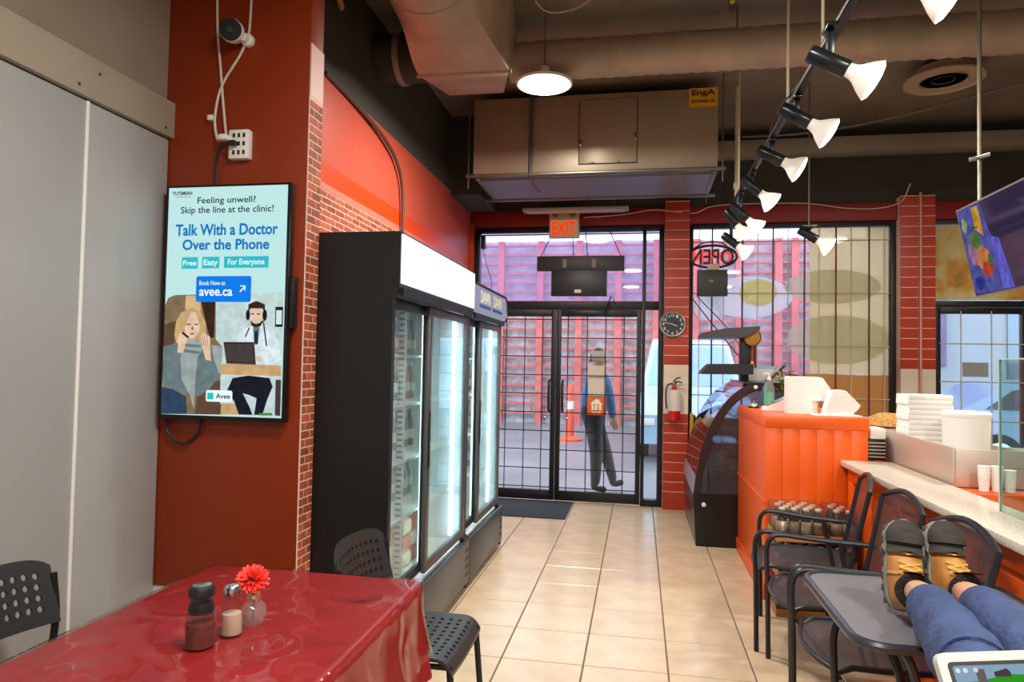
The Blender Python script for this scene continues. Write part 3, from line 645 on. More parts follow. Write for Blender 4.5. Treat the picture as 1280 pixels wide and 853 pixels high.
pol(7, [(684, 165), (728, 165), (728, 285), (684, 285)], 2); pol(6, [(690, 185), (722, 185), (722, 270), (690, 270)], 3)
pol(2, [(100, 330), (110, 250), (140, 200), (200, 172), (250, 190), (285, 260), (290, 330), (260, 380), (180, 400), (110, 380)], 3)   # hair
ell(3, 207, 275, 46, 80, 4); pol(10, [(168, 268), (198, 270), (198, 276), (168, 275)], 5); pol(10, [(216, 270), (242, 268), (242, 274), (216, 276)], 5)
pol(14, [(190, 322), (222, 322), (214, 334), (198, 334)], 5); pol(14, [(203, 285), (212, 285), (216, 305), (200, 305)], 5)
pol(2, [(150, 250), (165, 200), (210, 180), (185, 225), (160, 300)], 5); pol(2, [(210, 180), (250, 205), (268, 300), (245, 260), (230, 215)], 5)
pol(4, [(32, 610), (40, 410), (110, 380), (170, 400), (290, 400), (330, 460), (372, 570), (320, 650), (250, 700), (80, 660)], 4)      # jumper
pol(11, [(160, 360), (255, 365), (268, 420), (240, 470), (230, 640), (225, 770), (200, 690), (150, 600), (140, 470)], 5)              # scarf
pol(4, [(165, 385), (260, 395), (262, 410), (165, 402)], 6); pol(4, [(160, 420), (255, 432), (250, 446), (160, 438)], 6)
pol(3, [(122, 440), (126, 330), (150, 310), (188, 330), (168, 400), (152, 440)], 6); pol(10, [(150, 312), (190, 345), (182, 356), (146, 326)], 7)
pol(3, [(250, 350), (275, 320), (312, 345), (318, 440), (322, 490), (290, 480)], 6)
for k in range(4): pol(14, [(254 + 13 * k, 345 - 5 * k), (257 + 13 * k, 345 - 5 * k), (270 + 11 * k, 400), (267 + 11 * k, 400)], 7)
pol(5, [(30, 640), (100, 655), (180, 700), (185, 800), (30, 800)], 6); pol(13, [(250, 640), (384, 600), (384, 806), (230, 800)], 3)
pol(6, [(455, 390), (480, 310), (530, 285), (600, 260), (670, 290), (705, 370), (726, 480), (680, 510), (470, 510)], 3)               # coat
ell(3, 577, 222, 42, 66, 4); pol(10, [(530, 200), (532, 150), (575, 130), (625, 150), (628, 215), (612, 175), (545, 175)], 5)
pol(10, [(545, 245), (560, 262), (600, 262), (612, 240), (606, 280), (577, 290), (550, 278)], 5); pol(3, [(560, 255), (596, 255), (590, 266), (566, 266)], 6)
for x in (556, 590): pol(10, [(x - 9, 205), (x + 9, 205), (x + 9, 212), (x - 9, 212)], 5)
ell(7, 530, 215, 12, 32, 6); ell(7, 626, 215, 13, 34, 6); pol(7, [(620, 245), (626, 250), (604, 272), (588, 270), (590, 264), (602, 264)], 6)
pol(4, [(560, 285), (598, 285), (590, 390), (570, 390)], 5); pol(16, [(570, 310), (588, 308), (592, 380), (578, 394), (568, 370)], 6)
for a, b in (((540, 290), (518, 345)), ((620, 260), (640, 400))): pol(16, [(a[0] - 4, a[1]), (a[0] + 4, a[1]), (b[0] + 4, b[1]), (b[0] - 4, b[1])], 6)
pol(8, [(392, 376), (570, 376), (582, 512), (412, 504)], 7); pol(7, [(398, 382), (564, 382), (574, 500), (414, 494)], 8)               # laptop
pol(8, [(396, 386), (562, 386), (571, 496), (414, 490)], 9); pol(3, [(580, 460), (612, 462), (616, 492), (584, 490)], 8)
pol(9, [(378, 505), (726, 515), (726, 578), (378, 568)], 8); pol(2, [(378, 545), (726, 550), (726, 578), (378, 568)], 9); pol(1, [(378, 570), (450, 572), (450, 740), (378, 740)], 4)
pol(7, [(420, 660), (450, 590), (540, 575), (660, 590), (680, 640), (650, 720), (625, 808), (578, 808), (590, 710), (545, 690), (510, 680), (550, 760), (568, 808), (490, 806), (462, 730)], 7)
pol(8, [(695, 600), (726, 600), (726, 815), (695, 812)], 5); pol(2, [(450, 740), (500, 740), (500, 806), (384, 806), (384, 740)], 4); pol(15, [(608, 797), (680, 797), (684, 812), (600, 810)], 9)
pic = pm.build('picture', PM, scr, False, True)
def card(name, pts4, m, lay, fn):
    a = fn(pts4[0], (pts4[2] + pts4[3]) / 2); b = fn(pts4[1], (pts4[2] + pts4[3]) / 2); xm = (pts4[0] + pts4[1]) / 2
    q = MB(); n = rrect(a[0], b[0], fn(xm, pts4[3])[1], fn(xm, pts4[2])[1], .010); flat(q, n, lay); return q.build(name, m, scr, False, True)
bc = card('link_card', (255, 615, 648, 822), glow('screen_bright_blue', (18, 128, 240), .95), 12, upper)
t = MB(); word(t, 'Book Now at', 277, 447, 680, 710, 13, .01); word(t, 'avee.ca', 277, 495, 738, 782, 13, .02)
t.build('link_text', glow('screen_white', (238, 252, 252), 1.0), bc, False, True)
t = MB(); q = [upper(*p) for p in ((540, 750), (546, 756), (576, 722), (570, 716))]; flat(t, q, 13)
for r4 in ((545, 578, 710, 717), (571, 578, 710, 745)): flat(t, [upper(r4[0], r4[2]), upper(r4[1], r4[2]), upper(r4[1], r4[3]), upper(r4[0], r4[3])], 13)
t.build('link_arrow', glow('screen_white', (238, 252, 252), 1.0), bc, False, True)
lc = card('logo_card', (298, 452, 662, 730), glow('screen_white', (238, 252, 252), 1.0), 14, lower)
t = MB(); word(t, 'Avee', 356, 440, 682, 712, 15, .02, lower); t.build('logo_text', glow('screen_ink', (24, 48, 60), .7), lc, False, True)
t = MB(); flat(t, [lower(306, 676), lower(342, 676), lower(342, 716), lower(306, 716)], 15); t.build('logo_mark', glow('screen_cyan', (52, 196, 208), .95), lc, False, True)

# security camera, socket and cords on the pillar
sc_ = thing('security_camera', 'small white security camera with black lens high on the red wall', 'camera', (-1.80, 2.86, 2.93))
RX = Matrix.Rotation(PI / 2, 3, 'X')
MB().lathe([(.0, 0), (.03, 0), (.03, .02), (.02, .03), (.018, .05)], c=(-1.785, 2.858, 2.925), mtx=RX, n=20).build('mount', M_white, sc_, True, True)
Rc = Vector((.25, -.95, -.15)).to_track_quat('Z', 'Y').to_matrix()
MB().lathe([(.02, -.035), (.044, -.03), (.052, .0), (.052, .03), (.047, .036)], c=(-1.83, 2.80, 2.945), mtx=Rc, n=28).build('body', M_white, sc_, True, True)
ln = MB().lathe([(.0, .034), (.0495, .034), (.0495, .041), (.0, .043)], c=(-1.83, 2.80, 2.945), mtx=Rc, n=28).build('face', M_blackp, sc_, True, True)
MB().lathe([(.016, .040), (.016, .048), (.0, .050)], c=(-1.83, 2.80, 2.945), mtx=Rc, n=16).build('lens', mat('lens_glass', (50, 60, 62), .1), ln, True, True)
so = thing('wall_socket', 'white multi-outlet wall socket with plugs on the red wall', 'socket', (-1.80, 2.86, 2.37))
pb_ = MB().box(-1.852, -1.752, 2.825, 2.862, 2.371, 2.506, .006).build('plate', M_white, so, True, True)
for x in (-1.825, -1.80, -1.775):
    for z in (2.40, 2.44, 2.478): MB().box(x - .006, x + .006, 2.823, 2.827, z - .01, z + .01, .002).build('outlet', M_blackp, pb_, True, True)
MB().box(-1.885, -1.842, 2.79, 2.83, 2.45, 2.478, .008).build('plug', M_white, so, True, True)
MB().box(-1.838, -1.800, 2.79, 2.825, 2.425, 2.45, .010).build('plug', M_blackp, so, True, True)
cable('camera_cord', [(-1.948, 2.85, 3.88), (-1.948, 2.85, 3.12), (-1.916, 2.848, 2.783), (-1.887, 2.845, 2.558), (-1.86, 2.82, 2.475)], .006, M_cord_w, 'straight white cord from the ceiling to the socket')
cable('plug_cord', [(-1.77, 2.85, 3.88), (-1.775, 2.85, 3.1), (-1.80, 2.85, 2.906), (-1.906, 2.848, 2.726), (-1.937, 2.845, 2.579), (-1.912, 2.83, 2.47), (-1.88, 2.81, 2.46)], .006, M_cord_w, 'white cord crossing over behind the security camera')
cable('black_power_cord', [(-1.825, 2.80, 2.438), (-1.89, 2.82, 2.42), (-1.918, 2.84, 2.34), (-1.92, 2.845, 2.2)], .006, M_cord_b, 'black cord from the socket down behind the television')
cable('loop_cord', [(-2.129, 2.845, 1.20), (-2.12, 2.84, 1.12), (-2.043, 2.838, 1.07), (-1.97, 2.84, 1.12), (-1.955, 2.845, 1.20)], .007, M_cord_b, 'black cord looping out below the television')
tag(MB().box(-1.972, -1.945, 2.835, 2.862, 2.56, 2.585, .004).build('cable_clip', M_white, None), 'tiny white cable clip left of the socket', 'clip')

# ------------------------------------------------------------------ coolers
M_coolblk = mat('cooler_black', (17, 19, 19), .42, .1)
M_liner = mat('cooler_liner', (226, 232, 232), .4)
M_alu = mat('cooler_door_frame', (96, 94, 92), .35, .6)
M_led = glow('cooler_led', (225, 244, 255), 9.0)
def cooler(y0, y1, H, label, near_glass, split, rounded):
    t = thing('drinks_cooler', label, 'cooler', (-1.45, (y0 + y1) / 2, 0), 0, 'glass door drinks coolers')
    prof = [(-1.83, .02), (-1.075, .02), (-1.075, .31), (-1.108, .345), (-1.108, 1.755), (-1.0761, 1.80), (-1.0761, H), (-1.83, H)]
    MB().prism(prof, 'y', y0, y0 + .04).build('side_panel', M_coolblk, t, False, True)
    MB().prism(prof, 'y', y1 - .04, y1).build('side_panel', M_coolblk, t, False, True)
    MB().box(-1.83, -1.80, y0 + .04, y1 - .04, .30, H - .02).build('back_panel', M_liner, t, False, True)
    MB().box(-1.80, -1.0761, y0 + .04, y1 - .04, 1.80, H).build('top_box', M_coolblk, t, False, True)
    MB().box(-1.80, -1.09, y0 + .04, y1 - .04, .06, .30).build('base_box', M_coolblk, t, False, True)
    kp = MB().box(-1.09, -1.066, y0 + .005, y1 - .005, .05, .325, .008).build('kick_panel', mat('kick_panel_grey', (70, 74, 74), .35, .4), t, True, True)
    for k in range(4): MB().prism([(-1.066, .10 + .05 * k), (-1.0641, .115 + .05 * k), (-1.066, .13 + .05 * k)], 'y', y1 - .10, y1 - .03).build('vent_slat', M_blackp, kp, False, True)
    MB().box(-1.80, -1.12, y0 + .04, y1 - .04, .30, .315).build('floor_liner', M_liner, t, False, True)
    MB().box(-1.80, -1.795, y0 + .04, y1 - .04, .315, 1.8).build('rear_liner', M_liner, t, False, True)
    for y in (y0 + .042, y1 - .047): MB().box(-1.80, -1.125, y, y + .005, .315, 1.8).build('side_liner', M_liner, t, False, True)
    # lit header sign
    hz0, hz1 = (1.822, H - .012)
    if not rounded: hs = MB().box(-1.0781, -1.0661, y0 + .012, y1 - .004, hz0, hz1).build('header_sign', glow('lit_header', (244, 248, 252), 1.6), t, False, True)
    else:
        pts = [(y0 + .01, hz0 - .02), (y1 - .06, hz0 - .02)] + [(y1 - .06 + .07 * math.sin(a), (hz0 - .02 + hz1) / 2 - (hz1 - hz0 + .02) / 2 * math.cos(a)) for a in [PI * k / 8 for k in range(1, 8)]] + [(y1 - .06, hz1), (y0 + .01, hz1)]
        hs = MB().prism(pts, 'x', -1.0781, -1.0641).build('header_sign', glow('dim_header', (188, 186, 212), .62), t, False, True)
        MB().tube([(-1.0641, p[0], p[1]) for p in pts[1:]], .010, 6).build('header_rim', M_blackp, t, True, True)
        for q in (0, 1):
            ya = y0 + .16 + q * .42
            m = MB(); text_to(m, 'DAWN', (-1.0626, ya, hz0 + .055), (0, 1, 0), (0, 0, 1), .30, .085, .02); m.build('brand_lettering', mat('pale_print', (226, 224, 190), .5), hs, False, True)
            MB().box(-1.0641, -1.0626, ya - .03, ya + .32, hz0 + .022, hz0 + .045).build('brand_stripe', mat('blue_print', (40, 70, 140), .5), hs, False, True)
    MB().box(-1.085, -1.07, y0 + .04, y1 - .04, 1.765, 1.80).build('header_underside', M_coolblk, t, False, True)
    # doors
    zb, zt = .345, 1.765
    fr = MB(); ym = split
    def dframe(a, b, x0, x1, w, m, gl):
        f = MB(); f.box(x0, x1, a, a + w, zb, zt, .004); f.box(x0, x1, b - w, b, zb, zt, .004); f.box(x0 + .001, x1 - .001, a + w, b - w, zt - .05, zt, .004); f.box(x0 + .001, x1 - .001, a + w, b - w, zb, zb + .05, .004)
        d = f.build('door_leaf', m, t, True, True)
        MB().box((x0 + x1) / 2 - .003, (x0 + x1) / 2 + .003, a + w, b - w, zb + .05, zt - .05).build('glass_pane', M_coolglass, d, False, True)
        return d
    da = dframe(y0 + .012, ym + .06, -1.155, -1.130, .035, M_coolblk, 0)
    db = dframe(ym - .02, y1 - .015, -1.125, -1.100, .05, M_alu, 0)
    MB().box(-1.10, -1.094, ym - .012, ym + .016, .9, 1.2, .003).build('finger_grip', M_blackp, db, True, True)
    MB().lathe([(.0, 0), (.012, 0), (.012, .006), (.0, .008)], c=(-1.100, ym + .005, 1.02), mtx=Matrix.Rotation(PI / 2, 3, 'Y'), n=14).build('lock', M_chrome, db, True, True)
    # shelves and lighting
    for z in SHELF:
        MB().box(-1.78, -1.19, y0 + .06, y1 - .06, z - .012, z, .003).build('shelf', M_white, t, True, True)
    for y in (y0 + .075, ym + .12, y1 - .085):
        MB().box(-1.185, -1.165, y - .012, y + .012, .36, 1.74, .003).build('led_strip', M_led, t, True, True)
    up_ = MB().box(-1.235, -1.20, ym - .13, ym - .105, .33, 1.76, .002).build('shelf_upright', mat('grey_upright', (190, 200, 200), .4, .3), t, True, True)
    sl = MB()
    for k in range(46): sl.box(-1.232, -1.203, ym - .1305, ym - .1295, .36 + .03 * k, .372 + .03 * k)
    sl.build('slot_row', mat('slot_dark', (70, 84, 88), .6), up_, False, True)['kind'] = 'stuff'
    for y in (ym + .02,): MB().box(-1.80, -1.78, y - .02, y + .02, .33, 1.76).build('shelf_upright', M_alu, t, False, True)
    return t
SHELF = [.335, .66, .95, 1.24, 1.50]
cooler(2.99, 4.40, 2.06, 'large near black cooler with blank lit white header', 0, 3.565, False)
cooler(4.41, 5.50, 2.005, 'smaller far cooler with rounded grey lettered header', 0, 4.76, True)
tag(MB().tube(cr([(-1.35, 3.3, 2.075), (-1.22, 3.45, 2.10), (-1.15, 3.55, 2.08), (-1.25, 3.62, 2.08), (-1.35, 3.5, 2.075)], 6), .008, 6).build('yellow_cord', mat('yellow_cord', (220, 150, 40), .5), None), 'yellow cord coiled on top of the near cooler', 'cord')

def lathe_mesh(name, prof, m, n=14):
    q = MB(); q.lathe(prof, n=n); me = bpy.data.meshes.new(name); me.from_pydata(q.v, [], q.f); me.materials.append(m)
    me.polygons.foreach_set('use_smooth', [True] * len(me.polygons)); me.set_sharp_from_angle(angle=math.radians(40)); return me
KINDS = {}
for nm, col, capc in (('dark', (52, 46, 48), (120, 60, 60)), ('red', (150, 96, 92), (220, 220, 216)), ('blue', (110, 138, 160), (80, 110, 150)), ('amber', (160, 140, 110), (90, 96, 90)), ('green', (110, 132, 118), (220, 220, 210))):
    KINDS[nm] = (lathe_mesh('bottle_body', [(.026, 0), (.030, .006), (.030, .09), (.029, .13), (.013, .185), (.012, .20)], mat('bottle_' + nm, col, .15, coat=.4)),
                 lathe_mesh('bottle_cap', [(.015, .198), (.015, .216), (.012, .22)], mat('cap_' + nm, capc, .4)),
                 lathe_mesh('bottle_label', [(.0308, .045), (.0308, .10)], mat('labelpaper_' + nm, (210, 200, 180), .6)))
def bottle(kind, loc, label, group):
    b, c, l = KINDS[kind]
    o = bpy.data.objects.new('drink_bottle', b); COL.objects.link(o); o.location = loc; tag(o, label, 'bottle', group)
    for me, n in ((c, 'cap'), (l, 'paper_label')):
        p = bpy.data.objects.new(n, me); COL.objects.link(p); p.parent = o
SN = ['bottom', 'lowest wire', 'middle', 'upper', 'top']
KS = list(KINDS)
for si, z in ((1, .66), (2, .95), (3, 1.24), (4, 1.50)):
    for q in range(13):
        y = 3.07 + .095 * q
        if abs(y - 3.55) < .04: continue
        k = KS[(q // 3 + si) % 5]
        for x in ((-1.40, -1.52) if 2 < q < 12 else ()):
            bottle(k, (x + random.uniform(-.006, .006), y, z), '%s drink bottle on the %s shelf of the large near cooler' % (k, SN[si]), '%s bottles on the %s shelf of the near cooler' % (k, SN[si]))
for si, z in ((1, .66), (2, .95), (3, 1.24), (4, 1.50)):
    for q in range(0, 9, 2):
        y = 4.50 + .1 * q
        if abs(y - 4.84) < .04: continue
        k = KS[(q // 2 + si * 2) % 5]
        bottle(k, (-1.32, y, z), '%s drink bottle on the %s shelf of the smaller far cooler' % (k, SN[si]), '%s bottles on the %s shelf of the far cooler' % (k, SN[si]))
for r in range(3):
    for q in range(5):
        c_ = (('red', (196, 84, 74)), ('cream', (226, 206, 170)))[(r + q) % 2]
        m = MB(); m.box(-.12, .12, -.075, .075, 0, .085, .025)
        o = m.build('food_pack', mat('pack_' + c_[0], c_[1], .4), None); o.location = (-1.36, 3.135 + .162 * q + (.06 if q > 2 else 0), .337 + .086 * r)
        tag(o, '%s plastic food pack, %s layer, %s from the near end of the large cooler' % (c_[0], ('bottom', 'middle', 'upper')[r], ('first', 'second', 'third', 'fourth', 'fifth')[q]), 'food pack', '%s food packs in the near cooler' % c_[0])

# ------------------------------------------------------------------ red table
M_cloth = mat('red_tablecloth', (138, 20, 28), .55, noise=(6, .12))
M_plastic = clear('plastic_table_cover', (250, 236, 232), ior=1.45, rough=.06, bump=(7.0, .95, 'ridged'))
tb_ = thing('dining_table', 'dark four-legged table hidden under the red cloth', 'table', (-1.065, 1.6, 0))
MB().box(-1.43, -.70, 1.02, 2.19, .71, .742, .006).build('tabletop', mat('dark_wood', (70, 44, 30), .5), tb_, True, True)
for x in (-1.38, -.75):
    for y in (1.08, 2.13): MB().box(x - .025, x + .025, y - .025, y + .025, 0, .71, .004).build('leg', M_black, tb_, True, True)
def cloth(x0, x1, y0, y1, z, drop, amp, rad, seed, off):
    rnd = random.Random(seed); ph = [rnd.uniform(0, 6.28) for _ in range(6)]
    out = rrect(x0, x1, y0, y1, rad, 6); per = []
    n = len(out)
    for i in range(n):
        a = Vector(out[i]); b = Vector(out[(i + 1) % n]); L_ = (b - a).length; k = max(1, int(L_ / .02))
        for q in range(k): per.append(a.lerp(b, q / k))
    N = len(per); c = Vector(((x0 + x1) / 2, (y0 + y1) / 2)); m = MB(); vs_ = []; s = 0; S = [0]
    for i in range(1, N): s += (per[i] - per[i - 1]).length; S.append(s)
    nor = []
    for i in range(N):
        d = per[(i + 1) % N] - per[i - 1]; nor.append(Vector((d.y, -d.x)).normalized())
    rows = 0
    for q in (.0, .4, .75, .9, .97, .99):
        for i in range(N): p = c.lerp(per[i], q); vs_.append((p.x, p.y, z))
        rows += 1
    for q in range(11):
        v = q / 10; dz = -.004 if q == 0 else -.012 - drop * v
        for i in range(N):
            w = (math.sin(S[i] * 24 + ph[0]) * .6 + math.sin(S[i] * 47 + ph[1]) * .3 + math.sin(S[i] * 11 + ph[2]) * .5) * amp * v
            corner = .02 * v * v
            p = per[i] + nor[i] * (.004 + off + w + corner + .012 * v); vs_.append((p.x, p.y, z + dz * (1 + .06 * math.sin(S[i] * 9 + ph[3]))))
        rows += 1
    fs_ = [(r * N + i, r * N + (i + 1) % N, (r + 1) * N + (i + 1) % N, (r + 1) * N + i) for r in range(rows - 1) for i in range(N)]
    return m.add(vs_, fs_)
tc_ = cloth(-1.437, -.693, 1.012, 2.198, .7475, .30, .016, .025, 3, 0).build('tablecloth', M_cloth, None, True, False, 80)
tag(tc_, 'red tablecloth draped over the dining table', 'tablecloth')
pc_ = cloth(-1.439, -.691, 1.010, 2.200, .7505, .20, .014, .03, 5, .010).build('plastic_cover', M_plastic, None, True, False, 80)
tag(pc_, 'clear wrinkled plastic cover over the red tablecloth', 'table cover')
TZ_ = .7512
sh = thing('chilli_shaker', 'glass shaker of red chilli with a black lid', 'shaker', (-1.058, 1.565, TZ_))
MB().lathe([(.030, 0), (.036, .004), (.036, .06), (.031, .085), (.027, .10), (.026, .132)], n=24).build('glass_jar', clear('jar_glass', (238, 230, 226), ior=1.5, haze=.03, haze_col=(215, 205, 200)), sh)
MB().lathe([(.032, .003), (.0335, .008), (.0335, .058), (.0, .062)], n=20).build('chilli', mat('chilli_flakes', (112, 40, 22), .8, noise=(90, .5)), sh)
MB().lathe([(.0285, .082), (.031, .09), (.0275, .108), (.02, .11)], n=24).build('black_collar', M_blackp, sh)
ld_ = MB().lathe([(.0275, .122), (.031, .124), (.031, .142), (.028, .148)], n=24).build('lid', M_blackp, sh)
MB().lathe([(.022, .147), (.022, .150), (.0, .151)], n=20).build('lid_disc', M_chrome, ld_)
ss = thing('salt_shaker', 'tall glass salt shaker with a metal top', 'shaker', (-1.026, 1.648, TZ_))
MB().lathe([(.026, 0), (.029, .004), (.026, .05), (.021, .105)], n=10).build('glass_body', clear('jar_glass', (238, 230, 226), ior=1.5, haze=.03, haze_col=(215, 205, 200)), ss, False)
MB().lathe([(.024, .003), (.026, .006), (.024, .055), (.0, .058)], n=16).build('salt', mat('salt', (206, 190, 172), .9), ss)
MB().lathe([(.022, .104), (.0225, .118), (.016, .128), (.0, .130)], n=20).build('metal_top', M_chrome, ss)
va = thing('bud_vase', 'small ribbed glass bud vase on the red table', 'vase', (-1.010, 1.722, TZ_))
vb = MB(); NV = 32
prof = [(.020, 0), (.027, .006), (.033, .026), (.030, .048), (.018, .062), (.015, .070), (.018, .078)]
vb.grid(lambda u, v: (lambda k, a: ((prof[k][0] * (1 + .06 * math.cos(a * 10)) * math.cos(a)), (prof[k][0] * (1 + .06 * math.cos(a * 10)) * math.sin(a)), prof[k][1]))(int(round(v * 6)), u * 2 * PI), NV, 7, True)
vb.build('ribbed_glass', clear('vase_glass', (244, 232, 230), ior=1.7, rough=.03, haze=.22, haze_col=(225, 215, 212)), va)
MB().lathe([(.016, .068), (.019, .072), (.0165, .080)], n=20).build('gold_rim', mat('gold_rim', (196, 150, 90), .3, .7), va)
fw = thing('red_flower', 'red artificial gerbera flower in the bud vase', 'flower', (-1.010, 1.722, TZ_))
MB().tube([(0, 0, .012), (.002, 0, .07), (-.004, -.002, .105)], .003, 6).build('stem', mat('flower_stem', (60, 90, 40), .6), fw)
pq = MB(); pq.add([(0, 0, 0), (.012, -.005, .003), (.030, -.0075, .002), (.043, -.004, -.003), (.046, 0, -.005), (.043, .004, -.003), (.030, .0075, .002), (.012, .005, .003), (.024, 0, .0)],
                  [(0, 1, 8, 7), (1, 2, 8), (2, 3, 8), (3, 4, 8), (4, 5, 8), (5, 6, 8), (6, 7, 8)])
pme = bpy.data.meshes.new('petal'); pme.from_pydata(pq.v, [], pq.f); pme.materials.append(mat('red_petal', (224, 38, 18), .6, rand=.25))
pme.polygons.foreach_set('use_smooth', [True] * len(pme.polygons))
axis = Vector((.25, -.55, .80)).normalized().to_track_quat('Z', 'Y')
for ring, (nn, el, s) in enumerate(((18, 4, 1.0), (18, 24, .95), (14, 46, .8), (9, 68, .6))):
    for k in range(nn):
        e = (Matrix.Rotation(2 * PI * (k + ring * .5) / nn + random.uniform(-.08, .08), 3, 'Z') @ Matrix.Rotation(-math.radians(el + random.uniform(-8, 8)), 3, 'Y'))
        p = piece(pme, (-.004, -.002, .118), fw, 'petal', None); p.rotation_mode = 'QUATERNION'; p.rotation_quaternion = axis @ e.to_quaternion(); p.scale = (s, s, s)
MB().lathe([(.0, 0), (.012, .004), (.009, .012), (.0, .014)], c=(-.004, -.002, .118), mtx=axis.to_matrix(), n=12).build('centre', mat('flower_centre', (120, 24, 10), .8), fw)

# ------------------------------------------------------------------ black perforated chairs
def perforated(fn, nu, nv, hole, th, m=None):
    """sheet with round holes; fn(u,v)->(point, normal)"""
    m = m or MB(); D = [(-1, -1), (0, -1), (1, -1), (1, 0), (1, 1), (0, 1), (-1, 1), (-1, 0)]
    for i in range(nu):
        for j in range(nv):
            solid = i in (0, nu - 1) or j in (0, nv - 1)
            cu_, cv_ = (i + .5) / nu, (j + .5) / nv; P = []
            for sgn in (1, -1):
                for k, (a, b) in enumerate(D):
                    p, n = fn(cu_ + a * .5 / nu, cv_ + b * .5 / nv); P.append(p + n * (th / 2 * sgn))
                if not solid:
                    for k, (a, b) in enumerate(D):
                        l = math.hypot(a, b); p, n = fn(cu_ + a / l * hole * .5 / nu, cv_ + b / l * hole * .5 / nv); P.append(p + n * (th / 2 * sgn))
            F = []
            if solid: F = [tuple(range(8)), tuple(range(15, 7, -1))]
            else:
                for k in range(8):
                    k2 = (k + 1) % 8; F += [(k, k2, 8 + k2, 8 + k), (16 + k, 24 + k, 24 + k2, 16 + k2), (8 + k, 8 + k2, 24 + k2, 24 + k)]
            o = 8 if solid else 16
            if i == 0: F.append((0, 7, o + 7, o)); F.append((7, 6, o + 6, o + 7))
            if i == nu - 1: F.append((2, 3, o + 3, o + 2)); F.append((3, 4, o + 4, o + 3))
            if j == 0: F.append((0, 1, o + 1, o)); F.append((1, 2, o + 2, o + 1))
            if j == nv - 1: F.append((4, 5, o + 5, o + 4)); F.append((5, 6, o + 6, o + 5))
            m.add(P, F)
    return m
M_chair = mat('black_chair_plastic', (44, 45, 46), .38, .1)
def black_chair(loc, rz, label):
    t = thing('perforated_chair', label, 'chair', loc, rz, 'black perforated chairs')
    def back(u, v):
        y = (u - .5) * .44; z = .585 + v * .215; e = 2 * abs(u - .5)
        z -= (.035 * e ** 6) * v                               # rounded upper corners
        x = -.225 - .05 * v + .055 * e * e
        return Vector((x, y, z)), Vector((.96, -.22 * (u - .5) * 2, .2)).normalized()
    perforated(back, 14, 6, .62, .010).build('backrest', M_chair, t, False)
    def seat(u, v):
        y = (u - .5) * .42; x = -.21 + v * .43; z = .452 + .012 * (2 * abs(u - .5)) ** 2
        if v > .8: q = (v - .8) / .2; z -= .045 * q * q; x -= .02 * q * q
        return Vector((x, y, z)), Vector((0, 0, 1))
    perforated(seat, 12, 12, .5, .012).build('seat', M_chair, t, False)
    for s in (-1, 1):
        MB().tube(cr([(-.28, s * .205, .0), (-.245, s * .212, .25), (-.205, s * .222, .47), (-.192, s * .225, .60), (-.208, s * .224, .74)], 5), .012, 8).build('leg', M_black, t)
        MB().tube([(.225, s * .195, .0), (.185, s * .19, .44)], .012, 8).build('leg', M_black, t)
        MB().tube([(-.215, s * .195, .437), (.19, s * .195, .437)], .010, 8).build('seat_rail', M_black, t)
    return t
black_chair((-.80, 2.475, 0), 0, 'black perforated chair between the red table and the large cooler')
black_chair((-1.70, 1.785, 0), 0, 'black perforated chair against the white panelled wall')
# ================================================================== shopfront things
M_sheet = clear('beige_window_sheet', (250, 240, 208), haze=.66, haze_col=(246, 234, 192), rough=.3)
M_plate_w = clear('white_plate_sticker', (252, 253, 252), haze=.5, haze_col=(246, 248, 244), rough=.3)
M_plate_g = clear('grey_plate_sticker', (240, 241, 226), haze=.35, haze_col=(226, 228, 204), rough=.3)
M_yolk = clear('yolk_sticker', (252, 244, 176), haze=.35, haze_col=(250, 238, 150), rough=.3)
def sticker_ellipse(name, x, z, rx, rz, m, label, y):
    n = 36; pts = [(x + rx * math.cos(2 * PI * k / n), z + rz * math.sin(2 * PI * k / n)) for k in range(n)]
    pts = [(max(.55, min(2.445, a)), b) for a, b in pts]
    return tag(MB().prism(pts, 'y', y, y + .0012).build(name, m, None, False), label, 'sticker')
tag(MB().box(1.705, 2.449, 7.4592, 7.4604, 1.42, 2.912).build('window_sheet', M_sheet, None, False), 'beige sheet stuck over the right part of the barred window', 'window sheet')
tag(MB().box(1.64, 2.449, 7.4592, 7.4604, 1.00, 1.415).build('tan_window_sheet', clear('tan_window_sheet', (230, 190, 110), haze=.8, haze_col=(226, 178, 96), rough=.3), None, False), 'tan brown sheet at the foot of the barred window', 'window sheet')
sticker_ellipse('plate_sticker', 1.11, 2.20, .43, .215, M_plate_w, 'white plate sticker with a yolk on the barred window', 7.462)
sticker_ellipse('yolk_sticker', 1.20, 2.25, .185, .14, M_yolk, 'yellow yolk sticker in the middle of the white plate', 7.4645)
sticker_ellipse('plate_sticker', .70, 2.12, .15, .16, M_plate_w, 'small pale plate sticker at the left window edge below the black box', 7.462)
sticker_ellipse('plate_sticker', 1.92, 2.31, .46, .175, M_plate_g, 'upper grey-green plate sticker over the beige sheet', 7.462)
sticker_ellipse('plate_sticker', 1.97, 1.77, .49, .25, M_plate_g, 'lower and larger grey-green plate sticker over the beige sheet', 7.462)
ps = MB().box(2.85, 3.68, 7.438, 7.443, 2.17, 2.915).build('food_poster', None or M_white, None, False)
m = bpy.data.materials.new('food_poster_print'); m.use_nodes = True; N = m.node_tree.nodes; L = m.node_tree.links
tcn = N.new('ShaderNodeTexCoord'); nz = N.new('ShaderNodeTexNoise'); nz.inputs['Scale'].default_value = 3.2; nz.inputs['Detail'].default_value = 5; rp_ = N.new('ShaderNodeValToRGB')
e = rp_.color_ramp.elements; e[0].position = .32; e[0].color = (*lin((150, 104, 60)), 1); e[1].position = .7; e[1].color = (*lin((214, 200, 170)), 1)
